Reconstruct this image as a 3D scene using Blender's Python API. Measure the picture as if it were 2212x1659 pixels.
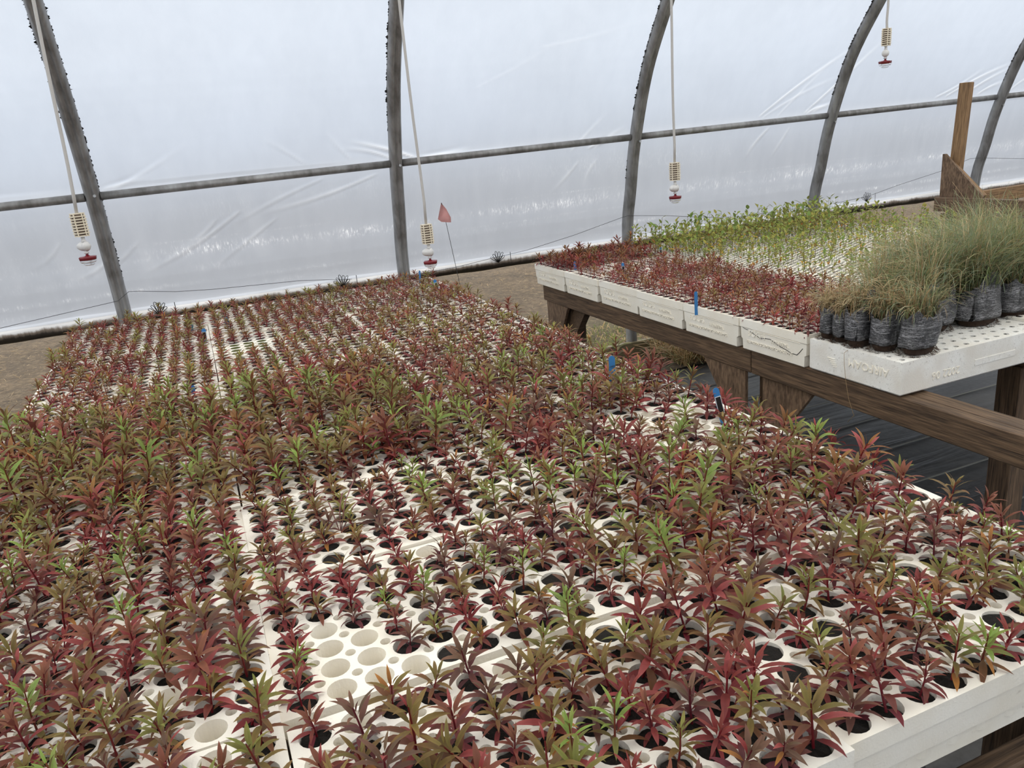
import bpy, bmesh, math, random
import numpy as np
from mathutils import Vector, Matrix
from mathutils.geometry import delaunay_2d_cdt

random.seed(7)
rng = np.random.default_rng(7)
for o in list(bpy.data.objects):
    bpy.data.objects.remove(o)
sc = bpy.context.scene
COL = sc.collection
PI = math.pi
EYE = 1.5                                   # camera height above the floor

# ------------------------------------------------------------------ camera, sky, exposure
F_PX, W_PX, H_PX = 1665.0, 2212.0, 1659.0
def camera_axes():
    y = np.array([385 - W_PX / 2, 366 - H_PX / 2, F_PX]); y /= np.linalg.norm(y)
    n = np.cross(y, np.array([1, -.0925, 0.])); n /= np.linalg.norm(n)
    if n[1] > 0: n = -n
    x = np.cross(y, n)
    if x[0] < 0: x = -x
    return np.array([x, y, n])              # rows: world axes in (right, down, forward)
CR = camera_axes()
cam = bpy.data.cameras.new('camera')
cam.sensor_fit = 'HORIZONTAL'; cam.sensor_width = 36.0; cam.lens = F_PX / W_PX * 36.0
cam.clip_start = .02; cam.clip_end = 2000
camo = bpy.data.objects.new('camera', cam); COL.objects.link(camo)
m = Matrix.Identity(4)
for i in range(3):
    m[i][0] = CR[i][0]; m[i][1] = -CR[i][1]; m[i][2] = -CR[i][2]
m[2][3] = EYE
camo.matrix_world = m
sc.camera = camo
def project(P):
    c = CR.T @ (np.asarray(P, float) - np.array([0, 0, EYE]))
    return c[0] / c[2] * F_PX + W_PX / 2, c[1] / c[2] * F_PX + H_PX / 2, c[2]

def pt(px, py, Y):
    r = CR @ np.array([px - W_PX / 2, py - H_PX / 2, F_PX]); r = r * (Y / r[1]); return (r[0], r[1], r[2] + EYE)

world = bpy.data.worlds.new('overcast_sky'); sc.world = world; world.use_nodes = True
nt = world.node_tree; nt.nodes.clear()
wo = nt.nodes.new('ShaderNodeOutputWorld'); bg = nt.nodes.new('ShaderNodeBackground')
tc = nt.nodes.new('ShaderNodeTexCoord'); sx = nt.nodes.new('ShaderNodeSeparateXYZ')
rp = nt.nodes.new('ShaderNodeValToRGB')
nt.links.new(tc.outputs['Generated'], sx.inputs[0]); nt.links.new(sx.outputs['Z'], rp.inputs[0])
rp.color_ramp.elements[0].position = 0.0; rp.color_ramp.elements[0].color = (.37, .41, .47, 1)
rp.color_ramp.elements[1].position = 1.; rp.color_ramp.elements[1].color = (1.0, .975, .93, 1)
e = rp.color_ramp.elements.new(.25); e.color = (.56, .60, .64, 1)
e = rp.color_ramp.elements.new(.55); e.color = (.80, .81, .80, 1)
nt.links.new(rp.outputs[0], bg.inputs[0]); bg.inputs[1].default_value = 2.1
nt.links.new(bg.outputs[0], wo.inputs[0])
vs = sc.view_settings
sc.display_settings.display_device = 'sRGB'
vs.view_transform = 'Standard'; vs.look = 'None'; vs.gamma = 1; vs.use_curve_mapping = False
vs.exposure = 0.42
cy = sc.cycles
cy.use_denoising = True
cy.max_bounces = 10; cy.diffuse_bounces = 5; cy.transmission_bounces = 8; cy.transparent_max_bounces = 12
cy.glossy_bounces = 3; cy.sample_clamp_indirect = 6.0

# ------------------------------------------------------------------ helpers
def S(r, g, b):
    f = lambda v: ((v / 255 + .055) / 1.055) ** 2.4 if v > 10 else v / 255 / 12.92
    return (f(r), f(g), f(b), 1)

class NT:
    """small node-tree writer"""
    def __init__(s, name):
        s.m = bpy.data.materials.new(name); s.m.use_nodes = True
        s.t = s.m.node_tree; s.t.nodes.clear()
        s.out = s.t.nodes.new('ShaderNodeOutputMaterial')
    def n(s, kind, **kw):
        nd = s.t.nodes.new('ShaderNode' + kind)
        for k, v in kw.items():
            if k in nd.inputs: nd.inputs[k].default_value = v
            else: setattr(nd, k, v)
        return nd
    def l(s, a, b): s.t.links.new(a, b)
    def noise(s, scale, detail=3, coord='Object', stretch=None, rough=.6, dist=0.):
        t = s.n('TexCoord'); v = t.outputs[coord]
        if stretch:
            mp = s.n('Mapping'); mp.inputs['Scale'].default_value = stretch; s.l(v, mp.inputs[0]); v = mp.outputs[0]
        q = s.n('TexNoise'); q.inputs['Scale'].default_value = scale; q.inputs['Detail'].default_value = detail
        q.inputs['Roughness'].default_value = rough; q.inputs['Distortion'].default_value = dist
        s.l(v, q.inputs['Vector']); return q.outputs[0]
    def ramp(s, src, stops):
        r = s.n('ValToRGB'); e = r.color_ramp.elements
        while len(e) < len(stops): e.new(.5)
        for el, (p, c) in zip(e, stops): el.position = p; el.color = c
        s.l(src, r.inputs[0]); return r.outputs[0]
    def mix(s, f, a, b, mode='MIX'):
        x = s.n('MixRGB', blend_type=mode)
        for i, v in ((0, f), (1, a), (2, b)):
            if hasattr(v, 'is_linked'): s.l(v, x.inputs[i])
            else: x.inputs[i].default_value = v
        return x.outputs[0]
    def bsdf(s, color, rough=.6, metal=0., bump=None, bdist=.002, bstr=.5, **kw):
        p = s.n('BsdfPrincipled'); p.inputs['Roughness'].default_value = rough; p.inputs['Metallic'].default_value = metal
        if hasattr(color, 'is_linked'): s.l(color, p.inputs['Base Color'])
        else: p.inputs['Base Color'].default_value = color
        if bump is not None:
            b = s.n('Bump'); b.inputs['Strength'].default_value = bstr; b.inputs['Distance'].default_value = bdist
            s.l(bump, b.inputs['Height']); s.l(b.outputs[0], p.inputs['Normal'])
        for k, v in kw.items(): p.inputs[k].default_value = v
        s.l(p.outputs[0], s.out.inputs[0]); return p

def plain(name, col, rough=.5, metal=0., **kw):
    t = NT(name); t.bsdf(col, rough, metal, **kw); return t.m

def mesh_np(name, V, Fq, mat=None, col=None, smooth=False):
    """mesh from numpy arrays; Fq: (n,3) or (n,4) index array, or a list of those"""
    me = bpy.data.meshes.new(name)
    Fs = Fq if isinstance(Fq, list) else [Fq]
    V = np.asarray(V, np.float32)
    me.vertices.add(len(V)); me.vertices.foreach_set('co', V.ravel())
    li = np.concatenate([np.asarray(f, np.int32).ravel() for f in Fs])
    cnt = np.concatenate([np.full(len(f), np.asarray(f).shape[1], np.int32) for f in Fs])
    me.loops.add(len(li)); me.loops.foreach_set('vertex_index', li)
    me.polygons.add(len(cnt))
    st = np.concatenate([[0], np.cumsum(cnt)[:-1]]).astype(np.int32)
    me.polygons.foreach_set('loop_start', st)
    if smooth: me.polygons.foreach_set('use_smooth', np.ones(len(cnt), bool))
    if col is not None:
        a = me.color_attributes.new('Col', 'FLOAT_COLOR', 'POINT')
        a.data.foreach_set('color', np.asarray(col, np.float32).ravel())
    if mat: me.materials.append(mat)
    me.update(calc_edges=True); me.validate()
    return me

def link(name, me, parent=None, loc=None):
    o = bpy.data.objects.new(name, me); COL.objects.link(o)
    if parent: o.parent = parent
    if loc is not None: o.location = loc
    return o
def empty(name, loc, rz=0.):
    o = bpy.data.objects.new(name, None); COL.objects.link(o)
    o.location = loc; o.rotation_euler = (0, 0, rz); o.empty_display_size = .05; return o
def tag(o, label=None, cat=None, group=None, kind=None):
    if label: o['label'] = label
    if cat: o['category'] = cat
    if group: o['group'] = group
    if kind: o['kind'] = kind
    return o
def bm_mesh(name, bm, mat, smooth=False):
    me = bpy.data.meshes.new(name); bm.normal_update(); bm.to_mesh(me); bm.free()
    if mat: me.materials.append(mat)
    if smooth:
        for p in me.polygons: p.use_smooth = True
    return me
def box_bm(sx_, sy_, sz_, bev=.0, c=(0, 0, 0), bm=None):
    new = bm is None
    bm = bm or bmesh.new()
    r = bmesh.ops.create_cube(bm, size=1)
    bmesh.ops.scale(bm, vec=(sx_, sy_, sz_), verts=r['verts'])
    bmesh.ops.translate(bm, vec=c, verts=r['verts'])
    if bev and new:
        bmesh.ops.bevel(bm, geom=list(bm.edges), offset=bev, segments=1, affect='EDGES')
    return bm
def board(name, p0, p1, w, h, mat, parent=None, roll=0., bev=.003):
    """a board from p0 to p1; its own local X runs along the grain, w sideways, h upwards"""
    p0, p1 = Vector(p0), Vector(p1); d = p1 - p0; L = d.length
    x = d.normalized(); up = Vector((0, 0, 1)) if abs(x.z) < .95 else Vector((0, 1, 0))
    y = up.cross(x).normalized(); z = x.cross(y)
    R = Matrix((x, y, z)).transposed().to_4x4() @ Matrix.Rotation(roll, 4, 'X')
    me = bm_mesh(name, box_bm(L, w, h, bev), mat)
    o = link(name, me, parent)
    M = Matrix.Translation((p0 + p1) / 2) @ R
    if parent: M = Matrix.Translation(-Vector(parent.location)) @ M
    o.matrix_local = M if parent else o.matrix_local
    if not parent: o.matrix_world = M
    return o
def tube(name, pts, r, mat, parent=None, seg=6, radii=None, cyclic=False):
    P = np.asarray(pts, float); n = len(P)
    V, Fc = [], []
    prev = None
    for i in range(n):
        a = P[i - 1] if i > 0 else P[i]; b = P[i + 1] if i < n - 1 else P[i]
        t = b - a; t /= np.linalg.norm(t) + 1e-9
        if prev is None:
            ref = np.array([0, 0, 1.]) if abs(t[2]) < .9 else np.array([1., 0, 0])
            u = np.cross(t, ref)
        else: u = prev - t * np.dot(prev, t)
        u /= np.linalg.norm(u) + 1e-9; prev = u
        v = np.cross(t, u); rr = radii[i] if radii is not None else r
        for k in range(seg):
            an = 2 * PI * k / seg
            V.append(P[i] + rr * (math.cos(an) * u + math.sin(an) * v))
    for i in range(n - 1):
        for k in range(seg):
            k2 = (k + 1) % seg
            Fc.append((i * seg + k, i * seg + k2, (i + 1) * seg + k2, (i + 1) * seg + k))
    me = bpy.data.meshes.new(name)
    Fl = [list(f) for f in Fc] + [list(range(seg))[::-1], [(n - 1) * seg + k for k in range(seg)]]
    me.from_pydata([tuple(v) for v in V], [], Fl)
    for p in me.polygons: p.use_smooth = True
    me.materials.append(mat); me.update()
    o = link(name, me, parent)
    if parent: o.location = -Vector(parent.location)
    return o
def lathe_mesh(name, prof, mat, seg=16):
    V, Fc = [], []
    for r, z in prof:
        for k in range(seg):
            a = 2 * PI * k / seg; V.append((r * math.cos(a), r * math.sin(a), z))
    for i in range(len(prof) - 1):
        for k in range(seg):
            k2 = (k + 1) % seg
            Fc.append([i * seg + k, i * seg + k2, (i + 1) * seg + k2, (i + 1) * seg + k])
    Fc.append(list(range(seg))[::-1]); Fc.append([(len(prof) - 1) * seg + k for k in range(seg)])
    me = bpy.data.meshes.new(name); me.from_pydata(V, [], Fc); me.materials.append(mat)
    for p in me.polygons: p.use_smooth = True
    me.update(); return me

# ------------------------------------------------------------------ materials
def foam_material():
    t = NT('white_foam')
    big = t.noise(5, 4); fine = t.noise(260, 2); spots = t.noise(60, 3)
    c = t.ramp(big, [(.3, (.86, .79, .66, 1)), (.6, (.93, .885, .79, 1))])
    c = t.mix(t.ramp(spots, [(.70, (0, 0, 0, 1)), (.80, (.5, .5, .5, 1))]), c, (.50, .44, .36, 1))
    t.bsdf(c, .75, bump=fine, bdist=.0012, bstr=.5); return t.m
FOAM = foam_material()
def dirty_foam_material():
    t = NT('stained_foam')
    fine = t.noise(260, 2); sp = t.noise(90, 5, rough=.8); big = t.noise(7, 3)
    c = t.ramp(big, [(.35, (.80, .755, .68, 1)), (.58, (.91, .89, .84, 1))])
    mk = t.mix(t.ramp(big, [(.40, (0, 0, 0, 1)), (.55, (1, 1, 1, 1))]), (0, 0, 0, 1), t.ramp(sp, [(.56, (0, 0, 0, 1)), (.68, (.75, .75, .75, 1))]))
    c = t.mix(mk, c, (.16, .10, .06, 1))
    t.bsdf(c, .75, bump=fine, bdist=.0015, bstr=.5); return t.m
FOAM_DIRTY = dirty_foam_material()
def soil_material(name, a, b):
    t = NT(name); q = t.noise(420, 4, rough=.8)
    t.bsdf(t.ramp(q, [(.35, a), (.62, b), (.75, tuple(min(1, v * 2.2) for v in b[:3]) + (1,))]), .95, bump=q, bdist=.004, bstr=1.); return t.m
SOIL = soil_material('dark_potting_soil', (.006, .005, .004, 1), (.022, .016, .011, 1))
MOSS = soil_material('mossy_soil', (.05, .05, .012, 1), (.14, .15, .03, 1))
def wood_material(name, dark, mid, light, scale=1., st=(.30, 6, 6)):
    t = NT(name)
    g = t.noise(9 * scale, 5, stretch=st, dist=2.2); f = t.noise(70 * scale, 3, stretch=tuple(v * .45 for v in st)); kn = t.noise(3, 2)
    c = t.ramp(g, [(.30, dark), (.5, mid), (.68, light)])
    c = t.mix(.5, c, t.ramp(f, [(.38, tuple(v * .7 for v in dark[:3]) + (1,)), (.62, light)]))
    c = t.mix(t.ramp(kn, [(.64, (0, 0, 0, 1)), (.72, (.55, .55, .55, 1))]), c, dark)
    t.bsdf(c, .7, bump=g, bdist=.003, bstr=.5); return t.m
WOOD = wood_material('weathered_brown_lumber', S(48, 34, 23), S(90, 69, 50), S(124, 99, 75))
WOOD2 = wood_material('tan_lumber', S(92, 66, 42), S(136, 104, 70), S(164, 130, 92))
PLYG = wood_material('gusset_plywood', S(70, 52, 38), S(112, 88, 67), S(142, 116, 92), 1., (4, 3.2, .9))
PLY = wood_material('rough_plywood', S(66, 49, 36), S(110, 87, 67), S(138, 113, 90), 1.6)
def steel_material():
    t = NT('galvanised_steel')
    g = t.noise(30, 3, stretch=(1, 1, .25)); h = t.noise(7, 2)
    c = t.ramp(g, [(.35, (.17, .165, .16, 1)), (.65, (.34, .335, .33, 1))])
    c = t.mix(.4, c, t.ramp(h, [(.4, (.16, .15, .14, 1)), (.6, (.40, .40, .40, 1))]))
    t.bsdf(c, .5, .55); return t.m
STEEL = steel_material()
FRINGE = plain('black_fringe', (.012, .011, .010, 1), .95)
WIRE = plain('dark_wire', (.03, .03, .03, 1), .5, .6)
BOLT = plain('zinc_bolt', (.5, .5, .5, 1), .35, .8)
def film_material(name='milky_greenhouse_film', k=(1., 1., 1.)):
    """milky greenhouse film: mostly scatters light through, a part passes softly; scuffs are milkier, glints on folds are painted in as paler film"""
    t = NT(name)
    at = t.n('Attribute', attribute_name='Col'); sp = t.n('SeparateColor'); t.l(at.outputs['Color'], sp.inputs[0])
    q = t.noise(14, 4, stretch=(1, 1, .18)); q2 = t.noise(60, 2, stretch=(1, 1, .3)); q3 = t.noise(1.2, 2)
    tr = t.n('BsdfTranslucent')
    base = t.ramp(q, [(.3, (.415 * k[0], .445 * k[1], .50 * k[2], 1)), (.7, (.45 * k[0], .48 * k[1], .535 * k[2], 1))])
    # fine scuffs: short slanted ticks inside the bands marked in the green channel
    tk = t.n('TexCoord'); mpp = t.n('Mapping'); mpp.inputs['Rotation'].default_value = (0, .6, 0); mpp.inputs['Scale'].default_value = (1, .4, .28); t.l(tk.outputs['Object'], mpp.inputs[0])
    sn = t.n('TexNoise'); sn.inputs['Scale'].default_value = 105; sn.inputs['Detail'].default_value = 3; sn.inputs['Roughness'].default_value = .65; sn.inputs['Distortion'].default_value = .5; t.l(mpp.outputs[0], sn.inputs['Vector'])
    tick = t.ramp(sn.outputs[0], [(.50, (0, 0, 0, 1)), (.66, (1, 1, 1, 1))])
    sc_ = t.n('Math', operation='MULTIPLY'); t.l(tick, sc_.inputs[0]); t.l(sp.outputs[1], sc_.inputs[1])
    mk = t.n('Math', operation='ADD', use_clamp=True); t.l(sc_.outputs[0], mk.inputs[0]); t.l(sp.outputs[0], mk.inputs[1])
    t.l(t.mix(mk.outputs[0], base, (.96, .96, .97, 1)), tr.inputs[0])
    df = t.n('BsdfDiffuse'); t.l(t.mix(mk.outputs[0], (.42, .43, .46, 1), (.9, .9, .9, 1)), df.inputs[0])
    tp = t.n('BsdfRefraction'); tp.inputs[0].default_value = (.92, .95, 1, 1); tp.inputs['IOR'].default_value = 1.10; tp.inputs['Roughness'].default_value = .78   # soft view through
    gl = t.n('BsdfGlossy'); gl.inputs['Roughness'].default_value = .35; gl.inputs[0].default_value = (.9, .9, .92, 1)
    bp = t.n('Bump'); bp.inputs['Strength'].default_value = .35; bp.inputs['Distance'].default_value = .01
    t.l(q2, bp.inputs['Height'])
    for nd in (gl,): t.l(bp.outputs[0], nd.inputs['Normal'])
    def mixs(f, a, b):
        x = t.n('MixShader')
        if hasattr(f, 'is_linked'): t.l(f, x.inputs[0])
        else: x.inputs[0].default_value = f
        t.l(a.outputs[0], x.inputs[1]); t.l(b.outputs[0], x.inputs[2]); return x
    # share that passes straight through, less where the film is scuffed or folded
    mp = t.n('MapRange'); t.l(q3, mp.inputs[0]); mp.inputs[1].default_value = .3; mp.inputs[2].default_value = .7
    mp.inputs[3].default_value = .19; mp.inputs[4].default_value = .26
    sb = t.n('Math', operation='MULTIPLY'); t.l(mp.outputs[0], sb.inputs[0])
    iv = t.n('Math', operation='SUBTRACT'); iv.inputs[0].default_value = 1; t.l(mk.outputs[0], iv.inputs[1]); t.l(iv.outputs[0], sb.inputs[1])
    body = mixs(.22, tr, df)
    body = mixs(sb.outputs[0], body, tp)
    body = mixs(.05, body, gl)
    t.l(body.outputs[0], t.out.inputs[0]); return t.m
FILM = film_material(); FILM_ROOF = film_material('bright_warm_roof_film', (1.98, 1.83, 1.56))  # unseen roof film passes extra, warmer light, added to brighten the trays
def leaf_material(name, under=(.20, .07, .07, 1), k=.45, thru=.22):
    t = NT(name)
    at = t.n('Attribute', attribute_name='Col'); ge = t.n('NewGeometry')
    q = t.noise(90, 2)
    c = t.mix(.14, at.outputs['Color'], t.ramp(q, [(.3, (.25, .12, .08, 1)), (.7, (.9, .8, .6, 1))]), 'OVERLAY')
    u = t.mix(k, c, under)
    mx = t.n('MixRGB'); t.l(ge.outputs['Backfacing'], mx.inputs[0]); t.l(c, mx.inputs[1]); t.l(u, mx.inputs[2])
    p = t.bsdf(mx.outputs[0], .5); p.inputs['Specular IOR Level'].default_value = .35
    tr = t.n('BsdfTranslucent'); t.l(mx.outputs[0], tr.inputs[0])
    ms = t.n('MixShader'); ms.inputs[0].default_value = thru
    t.l(p.outputs[0], ms.inputs[1]); t.l(tr.outputs[0], ms.inputs[2]); t.l(ms.outputs[0], t.out.inputs[0]); return t.m
LEAF = leaf_material('seedling_leaf')
GLEAF = leaf_material('green_seedling_leaf', (.30, .36, .14, 1), .4)
BLADE = leaf_material('grass_blade', (.3, .3, .15, 1), .1, .42)

# ------------------------------------------------------------------ the setting
def ground_material():
    t = NT('straw_covered_earth')
    a = t.noise(1.6, 5, dist=.6); b = t.noise(22, 5, rough=.75); s_ = t.noise(60, 3, stretch=(1, 5, 1), dist=1.5); g = t.noise(.55, 3)
    c = t.ramp(a, [(.3, S(62, 52, 41)), (.5, S(88, 74, 58)), (.7, S(112, 95, 74))])
    c = t.mix(.55, c, t.ramp(b, [(.32, S(30, 24, 18)), (.5, S(84, 70, 53)), (.68, S(136, 118, 92))]))
    c = t.mix(t.ramp(s_, [(.58, (0, 0, 0, 1)), (.66, (.6, .6, .6, 1))]), c, S(134, 118, 90))
    c = t.mix(t.ramp(g, [(.60, (0, 0, 0, 1)), (.72, (.45, .45, .45, 1))]), c, S(84, 86, 56))
    t.bsdf(c, .95, bump=b, bdist=.03, bstr=.8); return t.m
def sheet(name, x0, x1, y0, y1, z, mat, nx=1, ny=1, amp=0.):
    xs, ys = np.linspace(x0, x1, nx + 1), np.linspace(y0, y1, ny + 1)
    X, Y = np.meshgrid(xs, ys); Z = np.full_like(X, z)
    if amp: Z = Z + amp * (np.sin(X * 3.1 + Y * 1.7) * np.sin(Y * 4.3 - X * .9) + .6 * np.sin(X * 9.3 + 1) * np.sin(Y * 8.1))
    V = np.stack([X, Y, Z], -1).reshape(-1, 3)
    i = np.arange(ny)[:, None] * (nx + 1) + np.arange(nx)[None, :]
    Fq = np.stack([i, i + 1, i + nx + 2, i + nx + 1], -1).reshape(-1, 4)
    return link(name, mesh_np(name, V, Fq, mat, smooth=True))
WALL_Y = 4.53
tag(sheet('ground_outside', -500, 900, -30, 900, -.02, ground_material()), 'straw strewn bare ground outside the greenhouse', kind='structure')
def mat_material():
    t = NT('black_woven_ground_cloth')
    w = t.noise(40, 4); d = t.noise(2.2, 4, dist=.8); cr = t.noise(3, 3, stretch=(.35, 2.5, 1), dist=.7); ps = t.noise(34, 3, rough=.8)
    c = t.ramp(w, [(.3, (.022, .022, .024, 1)), (.7, (.05, .05, .053, 1))])
    c = t.mix(t.ramp(d, [(.5, (0, 0, 0, 1)), (.75, (.5, .5, .5, 1))]), c, (.10, .085, .065, 1))
    c = t.mix(t.ramp(ps, [(.70, (0, 0, 0, 1)), (.74, (.9, .9, .9, 1))]), c, (.012, .008, .006, 1))
    t.bsdf(c, .55, bump=cr, bdist=.02, bstr=.6); return t.m
floor = tag(sheet('floor', -6, 16, -2.2, 4.02, 0, mat_material(), 120, 40, .004), 'black woven ground cloth under the benches', kind='structure')
STRIPE = plain('pale_cloth_stripe', (.20, .195, .17, 1), .8)
for k in range(14):
    y = -.35 + k * .305
    bm = box_bm(12, .006, .004)
    o = link('marking_line', bm_mesh('marking_line', bm, STRIPE), floor, (4.5, y, .006)); o['kind'] = 'structure'
earth = tag(sheet('ground_strip', -6, 16, 4.0, 4.75, .004, bpy.data.materials['straw_covered_earth'], 60, 8, .01), 'strip of earth along the wall foot', kind='structure')
tag(board('trim_1', (-6, 4.47, .04), (16, 4.47, .04), .04, .12, wood_material('grey_baseboard', S(96, 88, 66), S(128, 118, 88), S(150, 138, 104))), 'weathered board along the foot of the side wall', kind='structure')

# rib profile (y, height above the floor): upright below, then an arch of radius 3.2 m to the ridge and down the far side
PROF = [(4.514, 0.0), (4.514, .80), (4.447, 1.13), (4.37, 1.43), (4.205, 1.825), (3.98, 2.15)]
cyc, czc, RR = 1.35, .325, 3.2
for a in range(40, 145, 7):
    PROF.append((cyc + RR * math.cos(math.radians(a)), czc + RR * math.sin(math.radians(a))))
PROF += [(2 * cyc - y, z) for y, z in PROF[:6][::-1]]
def smooth_prof(P, step=.06):
    P = np.array(P); n = len(P); out = []
    for i in range(n - 1):
        p0, p1, p2, p3 = P[max(i - 1, 0)], P[i], P[i + 1], P[min(i + 2, n - 1)]
        k = max(2, int(np.linalg.norm(p2 - p1) / step))
        for t in np.linspace(0, 1, k, endpoint=False):
            out.append(.5 * ((2 * p1) + (p2 - p0) * t + (2 * p0 - 5 * p1 + 4 * p2 - p3) * t * t + (3 * p1 - p0 - 3 * p2 + p3) * t ** 3))
    out.append(P[-1]); return np.array(out)
PR = smooth_prof(PROF)
TT = np.gradient(PR, axis=0); TT /= np.linalg.norm(TT, axis=1)[:, None]
NN = np.stack([TT[:, 1], -TT[:, 0]], 1)          # outward
if NN[2][0] < 0: NN = -NN
RIBX = [-3.45, -1.93, -.409, 1.117, 2.655, 4.222, 5.88, 7.5, 9.1, 10.7]
# cross-section of a rib: shallow channel with raised edges (x, inward depth)
SEC = [(-.035, 0), (-.035, -.024), (-.021, -.05), (-.009, -.05), (-.006, -.043), (.006, -.043), (.009, -.05), (.021, -.05), (.035, -.024), (.035, 0)]
def rib_mesh():
    V, Fc = [], []; n = len(SEC)
    for p, nn in zip(PR, NN):
        for sx_, d in SEC:
            V.append((sx_, p[0] + nn[0] * d, p[1] + nn[1] * d))
    for i in range(len(PR) - 1):
        for k in range(n):
            k2 = (k + 1) % n; Fc.append((i * n + k, i * n + k2, (i + 1) * n + k2, (i + 1) * n + k))
    me = mesh_np('rib', V, np.array(Fc), STEEL); return me
RIB = rib_mesh()
ORD = ['first', 'second', 'third', 'fourth', 'fifth', 'sixth', 'seventh', 'eighth', 'ninth', 'tenth', 'eleventh', 'twelfth', 'thirteenth', 'fourteenth']
def edge_fringe(side, x, z0, z1, par, dens, seed):  # jagged black fringe along the rib edges
    r = random.Random(seed); V, Fc = [], []
    ids = [i for i in range(len(PR)) if z0 <= PR[i][1] <= z1 and PR[i][0] > 2]
    for i in ids[:-1]:
        for j in range(int(14 * dens)):
            t = r.random(); p = PR[i] * (1 - t) + PR[i + 1] * t; nn = NN[i]; tt = TT[i]
            w = (.0015 + .011 * r.random() ** 2.2) * dens ** .5 * (.35 + abs(math.sin(i * .7 + seed)) * .8); h = r.uniform(.002, .012); d = -r.uniform(.0, .004)
            a, b = p + nn * d - tt * h, p + nn * d + tt * h
            x0 = side * .034; b0 = len(V)
            V += [(x0, a[0], a[1]), (x0 + side * w, (a[0] + b[0]) / 2 + r.uniform(-.002, .002), (a[1] + b[1]) / 2), (x0, b[0], b[1])]
            Fc.append((b0, b0 + 1, b0 + 2))
    o = link('rib_fringe', mesh_np('rib_fringe', V, np.array(Fc), FRINGE), par); o['kind'] = 'stuff'
for i, x in enumerate(RIBX):
    if x < -2.5 or x > 8: 
        o = link('frame_rib', RIB, None, (x, 0, 0))
    else:
        o = link('frame_rib', RIB, None, (x, 0, 0))
    pos = {2: 'left edge of the view', 3: 'middle left, behind the pink flag bench end', 4: 'behind the far left corner of the right bench', 5: 'behind the green leafy trays', 6: 'behind the upturned bench leg'}
    tag(o, 'galvanised steel arch rib, ' + pos.get(i, f'outside the view, rib {ORD[i]} along the wall'), 'arch rib', 'steel arch ribs of the tunnel')
    bolts = [(.80, .0), (1.425, 0)]
    for bz, _ in bolts:
        k = int(np.argmin(abs(PR[:60, 1] - bz))); p = PR[k] - NN[k] * .052
        bm = bmesh.new(); bmesh.ops.create_cone(bm, segments=8, radius1=.009, radius2=.007, depth=.012, cap_ends=True)
        b = link('bolt', bm_mesh('bolt', bm, BOLT), o, (.012, p[0], p[1])); b.rotation_euler = (PI / 2, 0, 0)
    if i in (2, 3, 4, 5, 6):
        edge_fringe(-1, x, 1.55 if i != 2 else 1.75, 2.5, o, 1.5 if i == 2 else 1., 10 + i)
        if i == 2: edge_fringe(1, x, .95, 2.5, o, .7, 30)
        if i in (4, 5): edge_fringe(-1, x, 1.15, 1.35, o, .45, 50 + i)
for k, (a, b) in enumerate(zip(RIBX[:-1], RIBX[1:])):
    z = lambda x: EYE - .086 + .0105 * x
    tube('purlin', [(a + .036, 4.355, z(a)), (b - .036, 4.355, z(b))], .020, STEEL, seg=12)
    tag(bpy.context.scene.collection.objects[-1], None)
for k, o in enumerate([o for o in COL.objects if o.name.startswith('purlin')]):
    names = {1: 'left edge of the view to the first rib in view', 2: 'between the first and second ribs in view', 3: 'between the second and third ribs in view', 4: 'between the third and fourth ribs in view', 5: 'between the fourth and fifth ribs in view', 6: 'right of the fifth rib in view'}
    tag(o, 'grey round steel rail, ' + names.get(k, 'out of view, ' + ORD[k] + ' bay from the left'), 'rail', 'horizontal rails along the side wall')

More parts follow.
